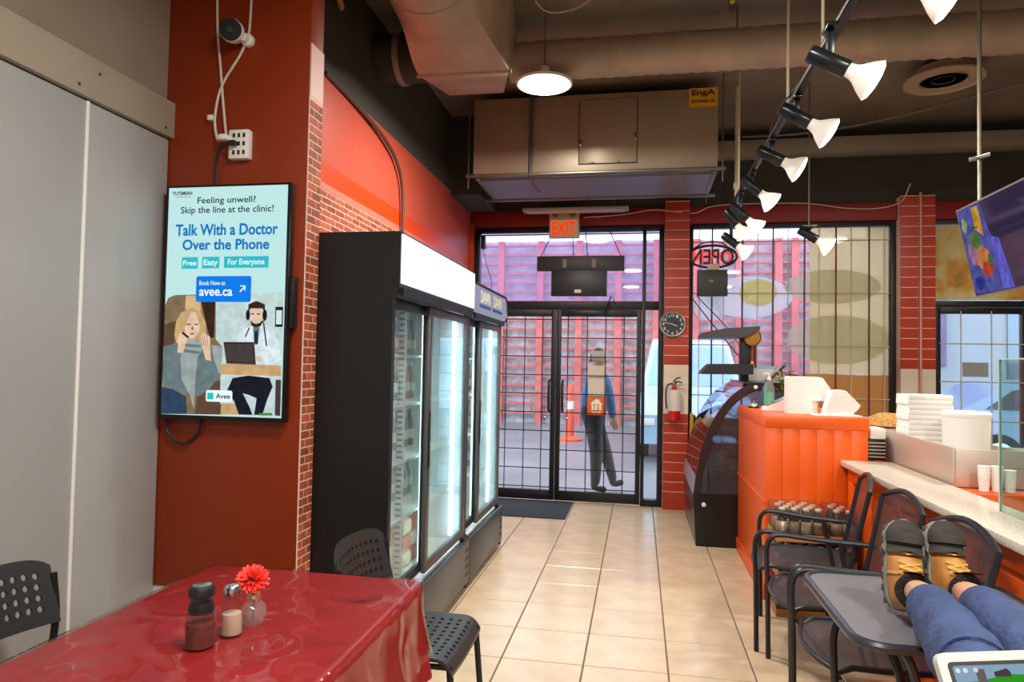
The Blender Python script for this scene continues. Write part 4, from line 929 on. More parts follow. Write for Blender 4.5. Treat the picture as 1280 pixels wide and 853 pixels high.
k_ = e.new(.44); k_.color = (*lin((206, 150, 60)), 1); k_ = e.new(.52); k_.color = (*lin((210, 186, 120)), 1)
L.new(tcn.outputs['Object'], nz.inputs['Vector']); L.new(nz.outputs['Fac'], rp_.inputs['Fac']); L.new(rp_.outputs['Color'], N['Principled BSDF'].inputs['Base Color']); N['Principled BSDF'].inputs['Roughness'].default_value = .6
ps.data.materials.clear(); ps.data.materials.append(m); tag(ps, 'faded yellow food poster above the right-hand door', 'poster')
tag(MB().box(3.11, 3.34, 7.441, 7.4425, 1.42, 1.56).build('door_notice', mat('grey_notice', (150, 152, 150), .6), None, False), 'small grey notice on the right-hand glass door', 'notice')
tag(MB().box(-.535, -.345, 7.4385, 7.4425, 1.13, 1.46).build('door_paper', mat('cream_paper', (222, 210, 190), .7), None, False), 'blank cream paper taped to the right door leaf', 'paper')
tag(MB().box(-.50, -.36, 7.4385, 7.4425, 1.52, 1.62).build('door_paper', mat('grey_paper', (190, 186, 182), .7), None, False), 'pale grey slip near the top of the right door leaf', 'paper')
os_ = thing('delivery_sticker', 'orange delivery sticker with a white house logo on the door', 'sticker', (-.44, 7.44, .93))
MB().box(-.54, -.342, 7.4385, 7.4425, .932, 1.122).build('orange_ground', mat('orange_vinyl', (236, 104, 12), .5), os_, False, True)
q = MB(); q.add([(x, 7.4378, z) for x, z in ((-.495, .985), (-.39, .985), (-.39, 1.05), (-.375, 1.05), (-.41, 1.08), (-.41, 1.10), (-.425, 1.10), (-.425, 1.093), (-.4425, 1.108), (-.51, 1.05), (-.495, 1.05))], [tuple(range(11))])
lg = q.build('house_logo', mat('white_vinyl', (244, 240, 230), .5), os_, False, True)
q = MB(); q.box(-.468, -.460, 7.4372, 7.4377, .985, 1.055); q.box(-.475, -.453, 7.4372, 7.4377, 1.035, 1.045)
q.build('fork', mat('orange_vinyl', (236, 104, 12), .5), lg, False, True)
MB().box(-.428, -.416, 7.4372, 7.4377, .985, 1.055).build('knife', mat('orange_vinyl', (236, 104, 12), .5), lg, False, True)
q = MB(); text_to(q, 'SKIP', (-.495, 7.4378, .948), (1, 0, 0), (0, 0, 1), .105, .025, .02); q.build('lettering', mat('white_vinyl', (244, 240, 230), .5), os_, False, True)

ex = thing('exit_sign', 'beige exit sign with orange letters over the double doors', 'exit sign', (-.79, 7.2, 2.8))
MB().box(-.95, -.632, 7.18, 7.26, 2.80, 3.095, .006).build('casing', mat('beige_casing', (200, 176, 146), .5), ex, True, True)
fp = MB().box(-.935, -.647, 7.174, 7.182, 2.81, 2.985).build('face_plate', glow('exit_face', (206, 158, 118), .5), ex, False, True)
q = MB(); text_to(q, 'EXIT', (-.92, 7.1725, 2.825), (1, 0, 0), (0, 0, 1), .258, .145, .035); q.build('lettering', glow('exit_red', (255, 52, 6), 1.25), fp, False, True)
for x in (-.885, -.70): MB().lathe([(.0, 0), (.03, 0), (.034, .03), (.028, .045), (.0, .045)], c=(x, 7.18, 3.04), mtx=RX, n=18).build('lamp_head', mat('brown_lamp', (110, 84, 70), .4), ex, True, True)
MB().box(-.83, -.75, 7.255, 7.362, 2.97, 3.07, .004).build('bracket', M_rod, ex, True, True)

hs_ = thing('hanging_sign', 'back of a long black sign hung in the transom', 'sign', (-.62, 7.3, 2.2))
MB().box(-1.087, -.164, 7.28, 7.33, 2.462, 2.62, .006).build('long_box', mat('sign_back', (44, 40, 42), .5), hs_, True, True)
MB().box(-.93, -.342, 7.27, 7.34, 2.195, 2.47, .006).build('square_box', mat('sign_back2', (30, 30, 33), .45), hs_, True, True)
for x in (-.79, -.48): MB().box(x - .022, x + .022, 7.274, 7.282, 2.495, 2.585).build('bracket_tab', mat('beige_tab', (128, 118, 100), .6), hs_, False, True)
MB().box(-.68, -.61, 7.264, 7.272, 2.225, 2.26).build('white_tag', M_white, hs_, False, True)
for a, b in (((-1.05, 2.62), (-.93, 2.89)), ((-.70, 2.62), (-.72, 2.89)), ((-.55, 2.62), (-.58, 2.89)), ((-.2, 2.62), (-.32, 2.89))): MB().tube([(a[0], 7.31, a[1]), (b[0], 7.37, b[1])], .005, 6).build('chain', M_black, hs_, True, True)
tag(MB().box(-1.72, -1.675, 7.33, 7.40, 2.72, 2.86, .006).build('door_sensor', M_blackp, None), 'small black box hung in the left corner of the transom', 'sensor')
cable('sensor_wire', [(-1.70, 7.36, 2.72), (-1.66, 7.37, 2.55), (-1.60, 7.38, 2.35), (-1.62, 7.38, 2.2)], .004, M_cord_b, 'thin black wire hanging from the corner sensor')

on = thing('open_sign', 'black neon open sign seen from behind with red glow', 'neon sign', (.73, 7.35, 2.2))
q = MB(); text_to(q, 'OPEN', (.93, 7.362, 2.535), (-1, 0, 0), (0, 0, 1), .40, .145, .06); q.build('neon_glow', glow('neon_red', (250, 84, 84), 1.0), on, False, True)
q = MB(); text_to(q, 'OPEN', (.945, 7.352, 2.525), (-1, 0, 0), (0, 0, 1), .43, .165, .012); q.build('letter_backs', M_blackp, on, False, True)
q = MB(); q.tube([(.73 + .245 * math.cos(a), 7.357, 2.61 + .115 * math.sin(a)) for a in [2 * PI * k / 32 for k in range(32)]], .013, 8, True); q.build('oval_frame', M_blackp, on, True, True)
MB().tube(cr([(.55, 7.36, 2.70), (.66, 7.36, 2.76), (.80, 7.36, 2.76), (.90, 7.36, 2.70)], 5), .006, 6).build('hanging_wire', M_cord_b, on, True, True)
MB().box(.581, .884, 7.32, 7.38, 2.198, 2.47, .006).build('transformer', mat('green_black_box', (52, 54, 46), .5), on, True, True)
MB().box(.70, .74, 7.315, 7.322, 2.34, 2.365).build('tag', mat('grey_tag', (130, 130, 126), .6), on, False, True)
MB().box(.68, .80, 7.33, 7.37, 2.47, 2.53, .005).build('connector', mat('cream_connector', (200, 180, 150), .5), on, True, True)
cable('support_wire', [(.50, 7.35, 2.22), (.70, 7.3, 1.95), (.95, 7.1, 1.60), (1.15, 7.0, 1.38)], .006, M_cord_b, 'black wire slanting from the open sign to the display case')
cable('support_wire', [(.58, 7.36, 2.20), (.85, 7.3, 1.9), (1.05, 7.2, 1.6)], .005, M_cord_b, 'second thinner black wire slanting below the open sign')

ck = thing('wall_clock', 'round dark wall clock with white numerals on the brick pilaster', 'clock', (.333, 7.25, 1.90))
MB().lathe([(.0, 0), (.122, 0), (.122, .02), (.0, .02)], c=(.333, 7.262, 1.90), mtx=RX, n=40).build('dial', mat('clock_dial', (30, 32, 34), .4), ck, True, True)
MB().tube([(.333 + .122 * math.cos(a), 7.24, 1.90 + .122 * math.sin(a)) for a in [2 * PI * k / 40 for k in range(40)]], .009, 8, True).build('bezel', mat('clock_bezel', (180, 176, 172), .3, .7), ck, True, True)
q = MB()
for k in range(12):
    a = PI / 2 - 2 * PI * (k + 1) / 12; s = str(k + 1); w = .022 * len(s) * (.75 if len(s) > 1 else 1)
    text_to(q, s, (.333 + .092 * math.cos(a) - w / 2, 7.2412, 1.90 + .092 * math.sin(a) - .014), (1, 0, 0), (0, 0, 1), w, .028, .01)
q.build('numerals', M_white, ck, False, True)
for nm, ang, ln_, w in (('hour_hand', 113, .055, .006), ('minute_hand', 282, .085, .004)):
    a = math.radians(90 - ang); d = Vector((math.cos(a), 0, math.sin(a))); p = Vector((-d.z, 0, d.x)) * w; c = Vector((.333, 7.2405, 1.90))
    MB().add([c - p - d * .012, c + p - d * .012, c + d * ln_ + p * .4, c + d * ln_ - p * .4], [(0, 1, 2, 3)]).build(nm, M_white, ck, False, True)

fe = thing('fire_extinguisher', 'red fire extinguisher with large white label on the pilaster', 'fire extinguisher', (.355, 7.19, .92))
MB().lathe([(.055, .0), (.062, .01), (.062, .27), (.05, .31), (.025, .33), (.022, .35)], n=24).build('cylinder', mat('extinguisher_red', (206, 20, 22), .25, coat=.5), fe)
MB().lathe([(.0632, .10), (.0632, .272), (.051, .312)], n=24).build('paper_label', mat('extinguisher_label', (216, 204, 192), .5), fe)
MB().lathe([(.02, .345), (.024, .36), (.024, .385), (.012, .39)], n=14).build('valve', M_chrome, fe)
MB().tube([(-.01, 0, .385), (.04, -.01, .395), (.075, -.015, .38)], .007, 6).build('handle', M_black, fe)
MB().tube([(-.01, 0, .40), (.03, -.01, .43), (.06, -.015, .435)], .007, 6).build('lever', M_black, fe)
MB().tube(cr([(-.02, 0, .375), (-.07, -.02, .35), (-.085, -.03, .25), (-.075, -.02, .12)], 6), .008, 8).build('hose', M_blackp, fe)
MB().tube([(0, .0, .30), (0, .06, .30)], .01, 6).build('wall_hook', M_black, fe)
yb_ = thing('folded_wet_floor_sign', 'folded yellow and black warning board leaning by the pilaster', 'warning sign', (.525, 7.25, 0))
MB().prism([(.50, .03), (.53, .03), (.545, 1.0), (.515, 1.0)], 'y', 7.20, 7.23).build('front_board', mat('warning_yellow', (206, 156, 40), .5), yb_, False, True)
MB().prism([(.532, .0), (.56, .0), (.566, .98), (.548, .98)], 'y', 7.20, 7.25).build('rear_board', M_blackp, yb_, False, True)
tag(MB().box(-1.77, -.668, 6.56, 7.395, .0, .010, .003).build('door_mat', mat('charcoal_mat', (44, 46, 52), .9, bump=(160, .5)), None), 'charcoal entrance mat in front of the double doors', 'mat')

# ================================================================== curved pastry case
M_case = mat('case_black', (22, 22, 24), .3, .2)
cs = thing('display_case', 'black pastry display case with curved glass front', 'display case', (.85, 6.5, 0))
CY0, CY1 = 5.885, 7.12
arc = [(.452, .42), (.470, .57), (.505, .76), (.555, .93), (.62, 1.06), (.69, 1.17), (.78, 1.265), (.89, 1.335)]
AR = [(p.x, p.y) for p in cr([(a, b, 0) for a, b in arc], 4)]
MB().prism([(.475, 0), (1.30, 0), (1.30, .42), (.452, .42)], 'y', CY0, CY1).build('base', M_case, cs, False, True)
MB().box(.468, .4755, CY0 + .02, CY1 - .02, .06, .36, .002).build('base_front', mat('grey_front', (110, 108, 112), .3, .5), cs, True, True)
inner = [(x + .055 * (1 if i < 12 else .75), z - (.0 if i < 8 else .055)) for i, (x, z) in enumerate(AR)]
band = AR + [(1.30, 1.335), (1.30, 1.28)] + inner[::-1]
for y in (CY0, CY1 - .02): MB().prism(band, 'y', y, y + .02).build('side_band', mat('maroon_black', (40, 24, 26), .3), cs, False, True)
g = MB(); g.grid(lambda u, v: (AR[int(round(u * (len(AR) - 1)))][0], CY0 + .02 + v * (CY1 - CY0 - .04), AR[int(round(u * (len(AR) - 1)))][1]), len(AR), 2)
g.build('curved_glass', clear('case_glass', (222, 226, 230), ior=1.6, haze=.08, haze_col=(180, 182, 186)), cs, True, True, 80)
MB().prism(inner + [(1.28, 1.28), (1.28, .43), (.51, .43)], 'y', CY0 + .008, CY0 + .012).build('side_glass', clear('case_side_glass', (200, 206, 210), ior=1.5, haze=.14, haze_col=(170, 172, 176)), cs, False, True)  # bright reflection on the pane put into the glass as pale haze
MB().box(.89, 1.30, CY0, CY1, 1.335, 1.35, .003).build('top_board', M_case, cs, True, True)
MB().box(1.27, 1.30, CY0 + .02, CY1 - .02, .42, 1.335).build('rear_panel', mat('case_interior', (150, 150, 156), .4), cs, False, True)
for z, x in ((.60, .56), (.84, .62), (1.06, .76)): MB().box(x, 1.26, CY0 + .03, CY1 - .03, z, z + .012).build('shelf', clear('shelf_glass', (200, 214, 214), ior=1.5), cs, False, True)
MB().prism([(.448, .42), (.462, .42), (.476, .56), (.462, .56)], 'y', CY0 + .02, CY1 - .02).build('chrome_trim', mat('pale_trim', (170, 172, 186), .3, .6), cs, False, True)
MB().lathe([(.0, 0), (.018, 0), (.018, .006), (.0, .01)], c=(.535, CY0 - .0, .34), mtx=RX, n=16).build('knob', M_white, cs, True, True)
MB().lathe([(.0, 0), (.016, 0), (.016, .006), (.0, .01)], c=(.935, CY0, 1.31), mtx=RX, n=16).build('knob', M_white, cs, True, True)
for k in range(8):
    o = MB().lathe([(.0, 0), (.045, .005), (.05, .03), (.035, .055), (.0, .06)], n=14).build('pastry', mat('pastry_crust', (168, 120, 80), .7, noise=(40, .3)), None)
    o.location = (.80 + .12 * (k % 3), 6.05 + .28 * (k // 2 % 4), (.613, .853, 1.073)[k % 3] if k % 3 != 2 else .613)
    if k % 3 == 2: o.location.x = .74
    tag(o, 'small round pastry in the display case, %s from its near end, %s' % (('first', 'second', 'third', 'fourth', 'fifth', 'sixth', 'seventh', 'eighth')[k], ('left', 'middle', 'front')[k % 3]), 'pastry', 'pastries in the display case')

rk = thing('display_rack', 'black two-tier display rack standing on the pastry case', 'rack', (.93, 6.3, 1.35))
MB().box(.862, .93, 6.22, 6.34, 1.35, 1.815, .006).build('post', M_blackp, rk, True, True)
MB().box(.93, 1.0, 6.26, 6.32, 1.47, 1.815, .004).build('rear_post', mat('brown_post', (84, 44, 34), .5), rk, True, True)
MB().prism([(.52, 1.715), (.53, 1.76), (.72, 1.80), (1.0, 1.82), (1.0, 1.785), (.86, 1.72)], 'y', 6.1, 6.46).build('upper_canopy', mat('charcoal_canopy', (58, 54, 54), .4), rk, False, True)
MB().prism([(.525, 1.405), (.545, 1.44), (.60, 1.495), (.95, 1.50), (.95, 1.41)], 'y', 6.1, 6.46).build('lower_tray', M_blackp, rk, False, True)
md = thing('gold_medallion', 'round gold medallion with a hanging tassel on the black rack', 'medallion', (.955, 6.2, 1.66))
MB().lathe([(.0, 0), (.068, 0), (.068, .014), (.0, .018)], c=(.955, 6.215, 1.728), mtx=RX, n=32).build('disc', mat('gold_disc', (186, 136, 60), .4, .5, noise=(50, .4)), md, True, True)
MB().tube([(.955 + .069 * math.cos(a), 6.205, 1.728 + .069 * math.sin(a)) for a in [2 * PI * k / 32 for k in range(32)]], .007, 6, True).build('rim', mat('dark_gold', (110, 76, 36), .4, .5), md, True, True)
MB().tube([(.955, 6.205, 1.66), (.955, 6.205, 1.52)], .004, 6).build('cord', mat('orange_cord', (190, 90, 40), .6), md, True, True)
MB().lathe([(.0, -.05), (.02, -.045), (.012, 0), (.0, .01)], c=(.955, 6.205, 1.52), n=12).build('tassel', mat('gold_tassel', (206, 160, 80), .6), md, True, True)
wb = thing('white_carton', 'white carton with pale blue lid on the pastry case', 'carton', (1.01, 6.5, 1.35))
MB().box(.945, 1.18, 6.45, 6.62, 1.351, 1.46, .004).build('body', M_white, wb, True, True)
MB().prism([(.945, 1.46), (1.18, 1.46), (1.18, 1.485), (1.0, 1.485)], 'y', 6.45, 6.62).build('lid', mat('pale_blue_card', (178, 206, 214), .5), wb, False, True)
tf = thing('photo_stand', 'dark tilted picture frame beside the white carton', 'picture frame', (1.16, 6.3, 1.35))
mt = Matrix.Translation((1.17, 6.3, 1.43)) @ Matrix.Rotation(.75, 4, 'Y')
MB().obox(mt, .02, .12, .17, .003).build('frame', M_blackp, tf, True, True); MB().obox(mt @ Matrix.Translation((-.011, 0, 0)), .004, .095, .14).build('picture', mat('grey_picture', (150, 150, 132), .5), tf, False, True)
MB().tube([(1.22, 6.3, 1.352), (1.21, 6.3, 1.47)], .006, 6).build('stand_leg', M_blackp, tf, True, True)

# ================================================================== orange podium and counter
M_or = mat('orange_paint', (238, 92, 8), .35, noise=(2, .06)); M_or2 = mat('orange_panel', (226, 88, 10), .38, noise=(2, .08))
pdm = thing('orange_podium', 'tall bright orange service podium with plank front', 'podium', (1.1, 5.25, 0))
MB().box(.812, 1.40, 4.66, 5.86, 0, 1.09).build('carcass', M_or2, pdm, False, True)
MB().box(.795, 1.415, 4.636, 5.875, 1.085, 1.162, .006).build('top_cap', M_or, pdm, True, True)
for k in range(6): MB().box(.80 + .1013 * k, .80 + .1013 * k + .1003, 4.642, 4.661, .0, 1.085, .0015).build('plank', M_or, pdm, True, True)
MB().box(.80, .813, 4.662, 5.86, .0, 1.085, .002).build('side_panel', M_or2, pdm, True, True)
MB().box(.792, .802, 4.64, 5.872, .60, .625, .003).build('rail_moulding', M_or, pdm, True, True)
MB().box(.788, .802, 4.64, 5.872, .0, .10, .004).build('skirting', M_or, pdm, True, True)
ct = thing('orange_counter', 'long low orange counter front with framed panels', 'counter', (1.4, 2.0, 0))
MB().box(1.30, 1.52, -1.5, 4.62, 0, .862).build('carcass', M_or2, ct, False, True)
for a in ((-1.5, 4.62, .78, .862), (-1.5, 4.62, 0, .10)): MB().box(1.282, 1.302, a[0], a[1], a[2], a[3], .004).build('rail', M_or, ct, True, True)
for y in (-1.0, -.2, .6, 1.4, 2.2, 3.0, 3.8, 4.57): MB().box(1.283, 1.302, y - .05, y + .05, .10, .78, .004).build('stile', M_or, ct, True, True)
for y in (-.6, .2, 1.0, 1.8, 2.6, 3.4, 4.18): MB().box(1.292, 1.302, y - .32, y + .32, .13, .75, .006).build('panel', M_or2, ct, True, True)
M_gran = mat('speckled_granite', (234, 222, 204), .22, noise=(110, .3))
tag(MB().box(1.245, 1.54, -1.5, 4.64, .864, .90, .006).build('granite_worktop', M_gran, None), 'pale speckled granite worktop along the orange counter', 'worktop')
bc_ = tag(MB().box(1.545, 2.70, 3.66, 4.95, 0, .885, .004).build('rear_cabinet', M_or2, None), 'orange cabinet carrying the steel bin behind the granite ledge', 'cabinet')
pt = thing('prep_table', 'low steel prep table behind the counter', 'table', (2.0, 1.5, 0))
MB().box(1.56, 2.4, -1.4, 3.62, .60, .64, .006).build('tabletop', M_steel, pt, True, True)
for x in (1.62, 2.34):
    for y in (-1.3, 3.55): MB().box(x - .025, x + .025, y - .025, y + .025, 0, .60, .003).build('leg', M_steel, pt, True, True)
bn = thing('steel_bin', 'open brushed steel bin holding the white containers', 'bin', (1.65, 4.35, .887))
MB().box(1.552, 1.565, 3.82, 4.88, .889, 1.084, .002).build('left_side', M_steel, bn, True, True); MB().box(1.94, 1.952, 3.82, 4.88, .889, 1.06, .002).build('right_side', M_steel, bn, True, True)
MB().box(1.565, 1.94, 3.82, 3.832, .889, 1.078, .002).build('front_side', M_steel, bn, True, True); MB().box(1.565, 1.94, 4.868, 4.88, .889, 1.084, .002).build('rear_side', M_steel, bn, True, True)
MB().box(1.565, 1.94, 3.832, 4.868, .889, .90).build('bottom', M_steel, bn, False, True)
ORD = ['lowest', 'second lowest', 'third from bottom', 'fourth from bottom', 'fifth from bottom', 'sixth from bottom', 'seventh from bottom', 'eighth from bottom', 'seventh from top', 'sixth from top', 'fifth from top', 'fourth from top', 'third from top', 'second from top', 'topmost']
ORD = ORD[:13] + ['topmost']
tray = MB(); tray.box(-.12, .12, -.10, .10, 0, .0300, .0008)
tme_ = None
for k in range(14):
    if tme_ is None: o = tray.build('foam_box', M_foam, None); tme_ = o.data
    else: o = bpy.data.objects.new('foam_box', tme_); COL.objects.link(o)
    o.location = (1.695 + (k % 3 - 1) * .003, 4.56, .901 + k * .0302); tag(o, 'white foam box, %s of the tall square stack in the steel bin' % ORD[k], 'foam box', 'square foam boxes stacked in the steel bin')
tub = thing('round_tub', 'round white tub with lid beside the foam stack in the steel bin', 'tub', (1.79, 4.24, .901))
MB().lathe([(.095, 0), (.108, .01), (.116, .30), (.118, .315)], n=36).build('body', M_foam, tub)
MB().lathe([(.118, .312), (.121, .318), (.121, .336), (.112, .345), (.0, .348)], n=36).build('lid', M_foam, tub)
pn = thing('steel_pan', 'shallow steel pan behind the bin with flatbread', 'pan', (2.2, 4.0, .886))
MB().box(1.975, 2.62, 3.72, 4.5, .888, 1.03, .008).build('body', M_steel, pn, True, True)
fb = MB(); fb.grid(lambda u, v: (2.28 + .26 * (v) * math.cos(u * 2 * PI) * 1.05, 4.05 + .24 * v * math.sin(u * 2 * PI), 1.034 + .03 * (1 - v ** 4) + .012 * math.sin(u * 31) * v), 36, 7, True)
tag(fb.build('flatbread', mat('flatbread_crust', (222, 190, 130), .8, noise=(12, .3)), None), 'round pale flatbread lying on the steel pan', 'bread')
for k, (x, h, nm) in enumerate(((1.655, 4, 'left'), (1.712, 4, 'middle'), (1.768, 3, 'right'))):
    cme = None
    for q in range(h):
        c = MB(); c.lathe([(.019, 0), (.021, .002), (.0255, .072), (.027, .075)], n=20)
        if cme is None: o = c.build('paper_cup', M_foam, None); cme = o.data
        else: o = bpy.data.objects.new('paper_cup', cme); COL.objects.link(o)
        o.location = (x, 3.735, .886 + q * .016); tag(o, 'white paper cup, %s in the %s cup stack before the steel bin' % (('lowest', 'second', 'third', 'fourth', 'fifth')[q], nm), 'cup', '%s stack of white paper cups' % nm)
sg = thing('sneeze_guard', 'upright greenish glass sneeze guard on the granite worktop', 'glass screen', (1.45, 2.2, .9))
MB().box(1.444, 1.452, 1.2, 3.13, .902, 1.516).build('glass_pane', clear('guard_glass', (222, 238, 230), ior=1.4), sg, False, True)
MB().box(1.443, 1.453, 3.13, 3.136, .902, 1.517).build('green_edge', mat('glass_edge', (190, 214, 200), .2), sg, False, True); MB().box(1.443, 1.453, 1.2, 3.136, 1.516, 1.521).build('top_edge', mat('glass_edge', (190, 214, 200), .2), sg, False, True)
vb_ = thing('vent_box', 'small black louvred box between podium and steel bin', 'vent', (1.47, 4.85, .88))
MB().box(1.43, 1.53, 4.72, 4.85, .90, 1.03, .004).build('body', M_blackp, vb_, True, True)
for k in range(5): MB().box(1.43, 1.53, 4.712, 4.722, .915 + .022 * k, .923 + .022 * k).build('louvre', M_steel, vb_, False, True)
tag(MB().box(1.435, 1.53, 4.70, 4.86, 1.031, 1.10, .01).build('white_tub', M_foam, None), 'small white tub on the black louvred box', 'tub')
bs = thing('bread_basket', 'brown woven basket behind the white tub', 'basket', (1.75, 5.35, .9))
MB().lathe([(.14, 0), (.17, .03), (.20, .16), (.205, .18), (.19, .18), (.13, .02)], n=28).build('bowl', mat('woven_brown', (142, 100, 54), .8, noise=(60, .5)), bs)
MB().lathe([(.18, .15), (.14, .22), (.06, .26), (.0, .265)], n=20).build('filling', mat('straw', (186, 136, 70), .9, noise=(50, .5)), bs)
tag(MB().box(1.45, 2.4, 5.05, 5.8, 0, .898, .004).build('side_cabinet', mat('brown_cabinet', (120, 70, 40), .6), None), 'low brown cabinet behind the orange podium', 'cabinet')

# podium items
PZ = 1.163
bl_ = thing('service_bell', 'small chrome counter bell on the podium corner', 'bell', (.86, 5.5, PZ))
MB().lathe([(.04, 0), (.042, .006), (.03, .012)], n=20).build('base', M_blackp, bl_); MB().lathe([(.038, .012), (.036, .028), (.022, .042), (.006, .046), (.006, .054), (.0, .056)], n=24).build('dome', M_chrome, bl_)
sn = thing('sanitizer_bottle', 'clear pump bottle of green hand sanitizer on the podium', 'bottle', (.985, 5.58, PZ))
MB().lathe([(.036, 0), (.040, .005), (.040, .15), (.03, .185), (.015, .20), (.014, .215)], n=20).build('clear_body', clear('pet_clear', (232, 244, 240), ior=1.3, haze=.25, haze_col=(235, 240, 238)), sn)
MB().lathe([(.034, .003), (.038, .007), (.038, .115), (.0, .116)], n=20).build('green_gel', mat('green_gel', (96, 190, 150), .2), sn)
MB().lathe([(.017, .212), (.017, .232), (.006, .236), (.006, .265)], n=14).build('pump_collar', M_white, sn); MB().tube([(.0, 0, .262), (-.035, 0, .262), (-.04, 0, .252)], .006, 6).build('pump_nozzle', M_white, sn)
tag(MB().lathe([(.024, 0), (.026, .005), (.026, .14), (.018, .16), (.012, .165), (.012, .185)], c=(0, 0, 0), n=16).build('blue_bottle', mat('teal_plastic', (40, 110, 120), .3), None), 'slim teal bottle behind the hand sanitizer', 'bottle').location = (.985, 5.74, PZ)
cm = thing('card_terminal', 'white card payment terminal lying on the podium', 'card terminal', (1.0, 5.26, PZ))
cm.rotation_euler = (0, 0, .25)
MB().prism([(-.12, 0), (.10, 0), (.105, .085), (.06, .10), (-.11, .025)], 'y', -.045, .045).build('body', M_white, cm, False)
MB().prism([(-.06, .0525), (.03, .089), (.03, .0905), (-.06, .054)], 'y', -.034, .034).build('screen', mat('terminal_screen', (70, 90, 84), .15), cm, False)
for a in range(3):
    for b in range(3): MB().prism([(-.10 + .012 * a, .032 + .0045 * a), (-.092 + .012 * a, .035 + .0045 * a), (-.092 + .012 * a, .039 + .0045 * a), (-.10 + .012 * a, .036 + .0045 * a)], 'y', -.03 + .022 * b, -.014 + .022 * b).build('key', mat('grey_key', (120, 116, 110), .5), cm, False)
pp = thing('potted_plant', 'small leafy green plant in a dark pot on the podium', 'plant', (1.125, 5.70, PZ))
MB().lathe([(.04, 0), (.055, .07), (.058, .08), (.05, .08), (.0, .07)], n=18).build('pot', mat('dark_pot', (60, 50, 46), .6), pp)
lq = MB(); lq.add([(0, 0, 0), (.02, -.014, .008), (.045, -.012, .006), (.065, 0, -.004), (.045, .012, .006), (.02, .014, .008), (.032, 0, .002)], [(0, 1, 6, 5), (1, 2, 6), (2, 3, 6), (3, 4, 6), (4, 5, 6)])
lme = bpy.data.meshes.new('leaf'); lme.from_pydata(lq.v, [], lq.f); lme.materials.append(mat('green_leaf', (92, 130, 52), .5, rand=.4))
for k in range(46):
    a = random.uniform(0, 6.28); hgt = random.uniform(.09, .27); rr = random.uniform(.0, .05)
    piece(lme, (rr * math.cos(a), rr * math.sin(a), hgt), pp, 'leaf', (random.uniform(-.4, .4), random.uniform(-.7, .5), a))
for k in range(5):
    a = k * 1.3; MB().tube([(0, 0, .07), (.03 * math.cos(a), .03 * math.sin(a), .16), (.05 * math.cos(a), .05 * math.sin(a), .26)], .003, 5).build('stem', mat('plant_stem', (80, 90, 40), .7), pp)
tk = thing('takeout_stack', 'tall white takeout carton standing on the podium', 'carton', (1.08, 4.985, PZ))
MB().prism([(-.09, 0), (.045, 0), (.045, .09), (.20, .09), (.215, .12), (.13, .245), (.1, .25), (-.085, .25), (-.09, .24)], 'y', -.06, .06).build('shell', M_foam, tk, False)
MB().tube([(.05, -.03, .005), (.05, -.03, .13)], .03, 14).build('paper_roll', M_foam, tk); MB().tube([(.09, -.02, .005), (.09, -.02, .14)], .02, 14).build('paper_roll', M_foam, tk)
tl = thing('tilted_takeout_box', 'white takeout box tipped on its edge on the podium', 'carton', (1.275, 4.80, PZ))
MB().prism([(-.09, .012), (.06, .012), (.10, .05), (.115, .075), (.03, .165), (.015, .17), (-.05, .165)], 'y', -.07, .07).build('shell', M_foam, tl, False)
MB().box(-.17, .12, -.09, .09, 0, .011, .003).build('tray', M_white, tl)
MB().tube([(-.052, -.071, .16), (-.09, -.071, .02)], .004, 6).build('lid_seam', M_white, tl)

# ------------------------------------------------------------------ ceiling television on the right
rt = thing('hanging_television', 'tilted television hung from the ceiling over the counter showing food', 'television', (1.6, 3.4, 1.83))
top = Vector((1.55, 0, 2.27)); bot = Vector((1.64, 0, 1.835)); nrm = Vector((-(top.z - bot.z), 0, (top.x - bot.x))).normalized(); upv = (top - bot).normalized()
def tvp(y, s, d): p = bot + (top - bot) * s - nrm * d; return (p.x, y, p.z)
def slab(y0, y1, s0, s1, d0, d1): return MB().add([tvp(y0, s0, d0), tvp(y1, s0, d0), tvp(y1, s1, d0), tvp(y0, s1, d0), tvp(y0, s0, d1), tvp(y1, s0, d1), tvp(y1, s1, d1), tvp(y0, s1, d1)], [(0, 3, 2, 1), (4, 5, 6, 7), (0, 1, 5, 4), (1, 2, 6, 5), (2, 3, 7, 6), (3, 0, 4, 7)])
slab(2.98, 3.775, 0, 1, 0, .035).build('casing', mat('grey_tv_rim', (120, 118, 118), .35, .4), rt, False, True)
dk = bpy.data.materials.new('dark_screen'); dk.use_nodes = True; bb = dk.node_tree.nodes['Principled BSDF']; bb.inputs['Base Color'].default_value = (*lin((20, 18, 30)), 1); bb.inputs['Roughness'].default_value = .06
bb.inputs['Emission Color'].default_value = (*lin((60, 48, 84)), 1); bb.inputs['Emission Strength'].default_value = .35
rs = slab(2.992, 3.765, .02, .98, -.002, .0).build('screen', dk, rt, False, True)
def tpoly(name, pts, lay, col, st_=.7, vary=.35):
    MB().add([tvp(y, sv, -.0024 - .0004 * lay) for y, sv in pts], [tuple(range(len(pts)))]).build(name, glow('tv_' + name, col, st_, vary), rs, False, True)
def tell(name, y, sv, ry, rs_, lay, col, st_=.7):
    tpoly(name, [(y + ry * math.cos(2 * PI * k / 18) * (1 + .15 * math.sin(5 * k)), sv + rs_ * math.sin(2 * PI * k / 18) * (1 + .15 * math.cos(4 * k))) for k in range(18)], lay, col, st_)
tpoly('blue_ground', [(3.762, .03), (3.43, .03), (3.545, .97), (3.762, .97)], 0, (92, 92, 168))
tpoly('violet_edge', [(3.50, .03), (3.40, .03), (3.44, .55), (3.51, .6)], 1, (110, 104, 214))
tpoly('yellow_panel', [(3.63, .72), (3.56, .62), (3.56, .95), (3.62, .95)], 2, (214, 160, 60))
